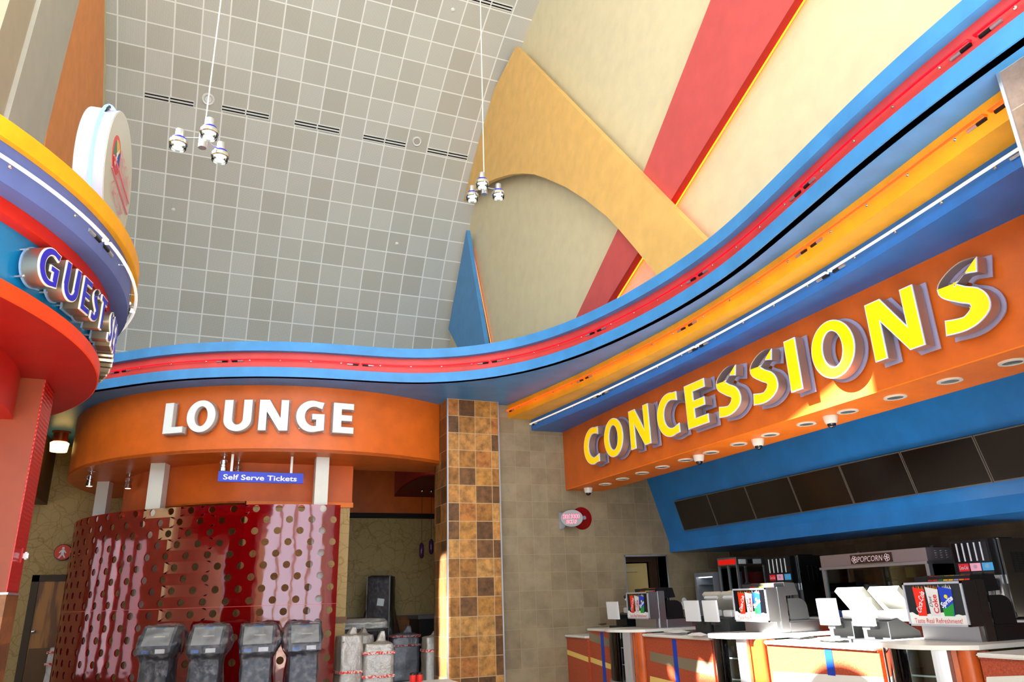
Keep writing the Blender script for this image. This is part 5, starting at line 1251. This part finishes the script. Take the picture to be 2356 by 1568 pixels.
PNE = mat('popcorn_letter_neon', (236, 214, 220), .3, emit=.3)
lettering('POPCORN', (PX_-.056, (ya+yb)/2+.01, 1.985), (0,-1,0), (.0,0,1), (-1,0,0), (ya-yb)*.62, .075, PNE, sg, 'sign_lettering', .002, -.006, .25)
for s in (ya-.075, yb+.075):
    mb = MB()
    for k in range(5): mb.tube([(PX_-.06, s+.028*math.cos(2*PI*k/5)+.02*math.cos(b), 1.985+.03*math.sin(2*PI*k/5)+.02*math.sin(b)) for b in np.linspace(0, 2*PI, 11)], .0035, 5, False)
    mb.build('popcorn_symbol', PNE, sg)
kt = MB().lathe([(.001, 0), (.17, 0), (.18, .02), (.18, .17), (.17, .18)], (9.15, 8.22, 1.50), seg=28).build('kettle', CHROME, g, 40)
MB().lathe([(.2, .18), (.2, .21), (.06, .24), (.001, .25)], (9.15, 8.22, 1.50), seg=28).build('kettle_lid', BLACK, kt, 40)
MB().box((9.12, 8.1, 1.7), (9.18, 8.16, 1.87)).box((9.12, 8.3, 1.7), (9.18, 8.36, 1.87)).build('kettle_hanger', STEEL, kt)
MB().tube([(9.0, 8.42, 1.68), (8.95, 8.6, 1.62), (8.95, 8.62, 1.5)], .015, 8).build('dump_handle', BLACK, kt)
MB().ball((8.95, 8.50, 1.63), .032, 12, 8).build('orange_knob', mat('orange_knob', (240, 120, 20), .4), kt, 60)
for y0, nm in ((8.62, 'switch_box'), (7.2, 'switch_box')):
    b = MB().box((9.3, y0, 1.72), (9.4, y0+.24, 1.87)).build(nm, BLACK, g)
    for k in range(4): MB().box((9.29, y0+.02+k*.055, 1.76), (9.3, y0+.05+k*.055, 1.80)).build('switch', mat('switch_blue', (60, 90, 150), .4) if 'switch_blue' not in bpy.data.materials else bpy.data.materials['switch_blue'], b)
    MB().box((9.28, y0+.06, 1.60), (9.3, y0+.2, 1.69)).build('instruction_card', WHITE, g)
MB().box((9.4, 7.9, 1.72), (9.42, 8.05, 1.86)).box((9.4, 8.4, 1.66), (9.42, 8.55, 1.86)).build('notice', mat('tan_notice', (190, 160, 96), .6), g)
MB().lathe([(.05, 0), (.05, .03), (.001, .035)], (9.0, 8.45, 2.075), seg=16).build('vent_cap', BLACK, g, 40)
MB().lathe([(.05, 0), (.05, .03), (.001, .035)], (9.1, 7.3, 2.075), seg=16).build('vent_cap', BLACK, g, 40)

# heated food cabinet, cooler, drinks panel and tray by the far wall
y0, y1 = 11.52, 10.98; g = thing('food_warmer', (9.1, 11.25, ZB), 'tall steel and glass food warmer with a red and yellow header', 'food warmer'); xw = XB0
MB().box((xw, y1, 2.04), (xw+.62, y0, 2.18)).build('header', STEEL, g)
h = MB().box((xw-.006, y1+.03, 2.06), (xw, y0-.03, 2.15)).build('red_header_panel', mat('header_red', (226, 28, 16), .4, emit=.5), g)
MB().lathe([(.10, 0), (.10, .003), (.001, .003)], (xw-.007, (y0+y1)/2, 2.105), (-1,0,0), 24).build('yellow_badge', mat('badge_yellow', (252, 206, 20), .4, emit=.5), h)
h.children[0].scale = (1, 1, .42); h.children[0].location.z = .0
for yy in (y0-.035, y1): 
    for xx in (xw, xw+.585): MB().box((xx, yy, ZB), (xx+.035, yy+.035, 2.04)).build('corner_post', ALU, g)
MB().box((xw+.004, (y0+y1)/2-.015, 1.46), (xw+.03, (y0+y1)/2+.015, 2.04)).build('door_stile', ALU, g)
MB().box((xw+.01, y1+.035, ZB+.2), (xw+.018, y0-.035, 2.0)).build('glass_door', GLASS, g); MB().box((xw+.03, y1+.008, ZB+.2), (xw+.59, y1+.014, 2.0)).build('side_glass', GLASS, g)
MB().box((xw, y1, ZB), (xw+.62, y0, ZB+.2)).build('base', STEEL, g)
MB().box((xw+.02, y1+.02, 1.72), (xw+.6, y0-.02, 1.73)).build('wire_shelf', STEEL, g)
MB().box((xw+.04, y1-.004, 2.06), (xw+.20, y1, 2.14)).build('control_panel', WHITE, g); MB().box((xw+.23, y1-.004, 2.07), (xw+.34, y1, 2.14)).build('control_display', BLACK, g); MB().box((xw+.36, y1-.004, 2.06), (xw+.54, y1, 2.14)).build('control_panel', WHITE, g)
a, b = atX(1597, 1322, 8.75), atX(1641, 1386, 8.75)
g = thing('display_cooler', (9.0, 12.2, ZB), 'small lit display cooler in the corner by the doorway', 'cooler'); yA, yB2 = min(a.y, YW-.02), 11.62
MB().box((8.75, yB2, 1.88), (9.4, yA, 1.95)).box((8.75, yB2, ZB), (9.4, yA, 1.44)).box((9.35, yB2, 1.44), (9.4, yA, 1.88)).box((8.75, yA-.05, 1.44), (9.35, yA, 1.88)).box((8.75, yB2, 1.44), (9.35, yB2+.03, 1.88)).build('cooler_body', mat('cooler_grey', (150, 152, 160), .4, .3), g)
MB().box((9.33, yB2+.03, 1.45), (9.348, yA-.05, 1.87)).build('cooler_liner', mat('cooler_liner', (200, 220, 224), .5, emit=.25), g)
for z in (1.58, 1.74): MB().box((8.8, yB2+.03, z), (9.33, yA-.05, z+.008)).build('shelf', ALU, g)
MB().box((8.8, yB2+.05, 1.862), (8.84, yA-.07, 1.876)).build('cooler_light', emis('cooler_light', (230, 245, 250), 4), g)
g = thing('drinks_panel', (9.3, 11.3, ZB), 'red drinks panel with a pale round emblem behind the food warmer', 'vending panel')
MB().box((9.50, 10.95, ZB), (9.62, 12.1, 1.93)).build('red_panel', mat('drinks_red', (176, 18, 24), .35), g)
MB().lathe([(.11, 0), (.11, .004), (.001, .004)], (9.498, 11.62, 1.66), (-1,0,0), 24).build('emblem', mat('emblem_cream', (230, 220, 206), .4), g)
MB().box((9.490, 11.52, 1.648), (9.494, 11.72, 1.672)).build('emblem_bar', BLACK, g)
g = thing('snack_tray', (8.9, 10.55, ZB), 'grey snack tray rack with a printed card, between warmer and soda fountain', 'tray')
MB().bbox((8.82, 10.22, ZB), (9.2, 10.90, 1.66), .01).build('tray_rack', mat('tray_grey', (150, 152, 156), .4, .4), g)
cdm = MB().box((8.812, 10.68, 1.50), (8.82, 10.9, 1.66)).build('printed_card', WHITE, g)
MB().prism([(8.81, 10.87, 1.52), (8.81, 10.72, 1.515), (8.81, 10.71, 1.575), (8.81, 10.84, 1.60)], (-.001, 0, 0)).build('card_picture', mat('card_gold', (200, 140, 40), .5), cdm)
MB().prism([(8.81, 10.86, 1.61), (8.81, 10.72, 1.60), (8.81, 10.72, 1.625), (8.81, 10.82, 1.645)], (-.001, 0, 0)).build('card_stripe', mat('card_red', (200, 60, 50), .5), cdm)
for k in range(7): MB().box((8.814, 10.26+k*.055, 1.52), (8.82, 10.27+k*.055, 1.60)).build('tray_slot', WHITE, g)
# small wall phone beside the doorway
q = atX(1572, 1388, 8.7); q = atY(1572, 1388, YW); g = thing('wall_phone', q, 'small white wall phone with a round handset between doorway and cooler', 'phone')
MB().bbox((q.x-.05, YW-.05, q.z-.10), (q.x+.05, YW, q.z+.04), .01).build('phone_body', WHITE, g); MB().lathe([(.05, 0), (.05, .02), (.03, .03)], (q.x, YW-.03, q.z+.06), (0,-1,0), 20).build('handset', WHITE, g, 40)
# ================================================================== LIGHT
def area(name, loc, rot, sx, sy, power, col):
    l = bpy.data.lights.new(name, 'AREA'); l.shape = 'RECTANGLE'; l.size = sx; l.size_y = sy; l.energy = power; l.color = col
    o = bpy.data.objects.new(name, l); COL.objects.link(o); o.location = loc; o.rotation_euler = rot; return o
for i, h in enumerate(HOLES_R):
    area('daylight_rear', ((h[0]+h[1])/2, -8.6, (h[2]+h[3])/2), (PI/2, 0, 0), h[1]-h[0], h[3]-h[2], 400, (.74, .87, 1.0))
area('daylight_left', (XO+.15, 4.0, 11), (0, -PI/2, 0), 9, 14, 700, (.74, .87, 1.0))
for i in range(5):
    area('daylight_side', (XO+.1, 12.9+i*1.15, 1.75), (0, -PI/2, 0), 3.0, .8 if i != 2 else .5, 14, (.82, .86, 1.0))
# lamp added to lay a narrow upright bright strip on the side of the tile pillar
p0, p1 = Vector((-7.2, -2.9, 3.3)), Vector((3.895, 12.52, 1.22)); dv = (p1-p0).normalized()
o = area('glint_lamp', p0, dv.to_track_quat('-Z', 'Y').to_euler(), .20, 3.0, 60, (1, .97, .93)); o.data.shape = 'ELLIPSE'; o.data.spread = math.radians(.6)
s = bpy.data.lights.new('sun', 'SUN'); s.energy = 70; s.angle = .009; s.color = (1, .96, .9)
so = bpy.data.objects.new('sun', s); COL.objects.link(so); so.rotation_euler = SUN.to_track_quat('-Z', 'Y').to_euler()
w = bpy.data.worlds.new('sky'); scene.world = w; w.use_nodes = True
bg = w.node_tree.nodes['Background']; bg.inputs[0].default_value = (.62, .78, 1, 1); bg.inputs[1].default_value = 2.2
scene.view_settings.view_transform = 'Standard'; scene.view_settings.look = 'None'; scene.view_settings.gamma = 1
scene.view_settings.use_curve_mapping = False; scene.view_settings.exposure = 0.12
scene.cycles.use_denoising = True; scene.cycles.max_bounces = 8; scene.cycles.transparent_max_bounces = 16
scene.cycles.caustics_reflective = False; scene.cycles.caustics_refractive = False; scene.cycles.sample_clamp_indirect = 6
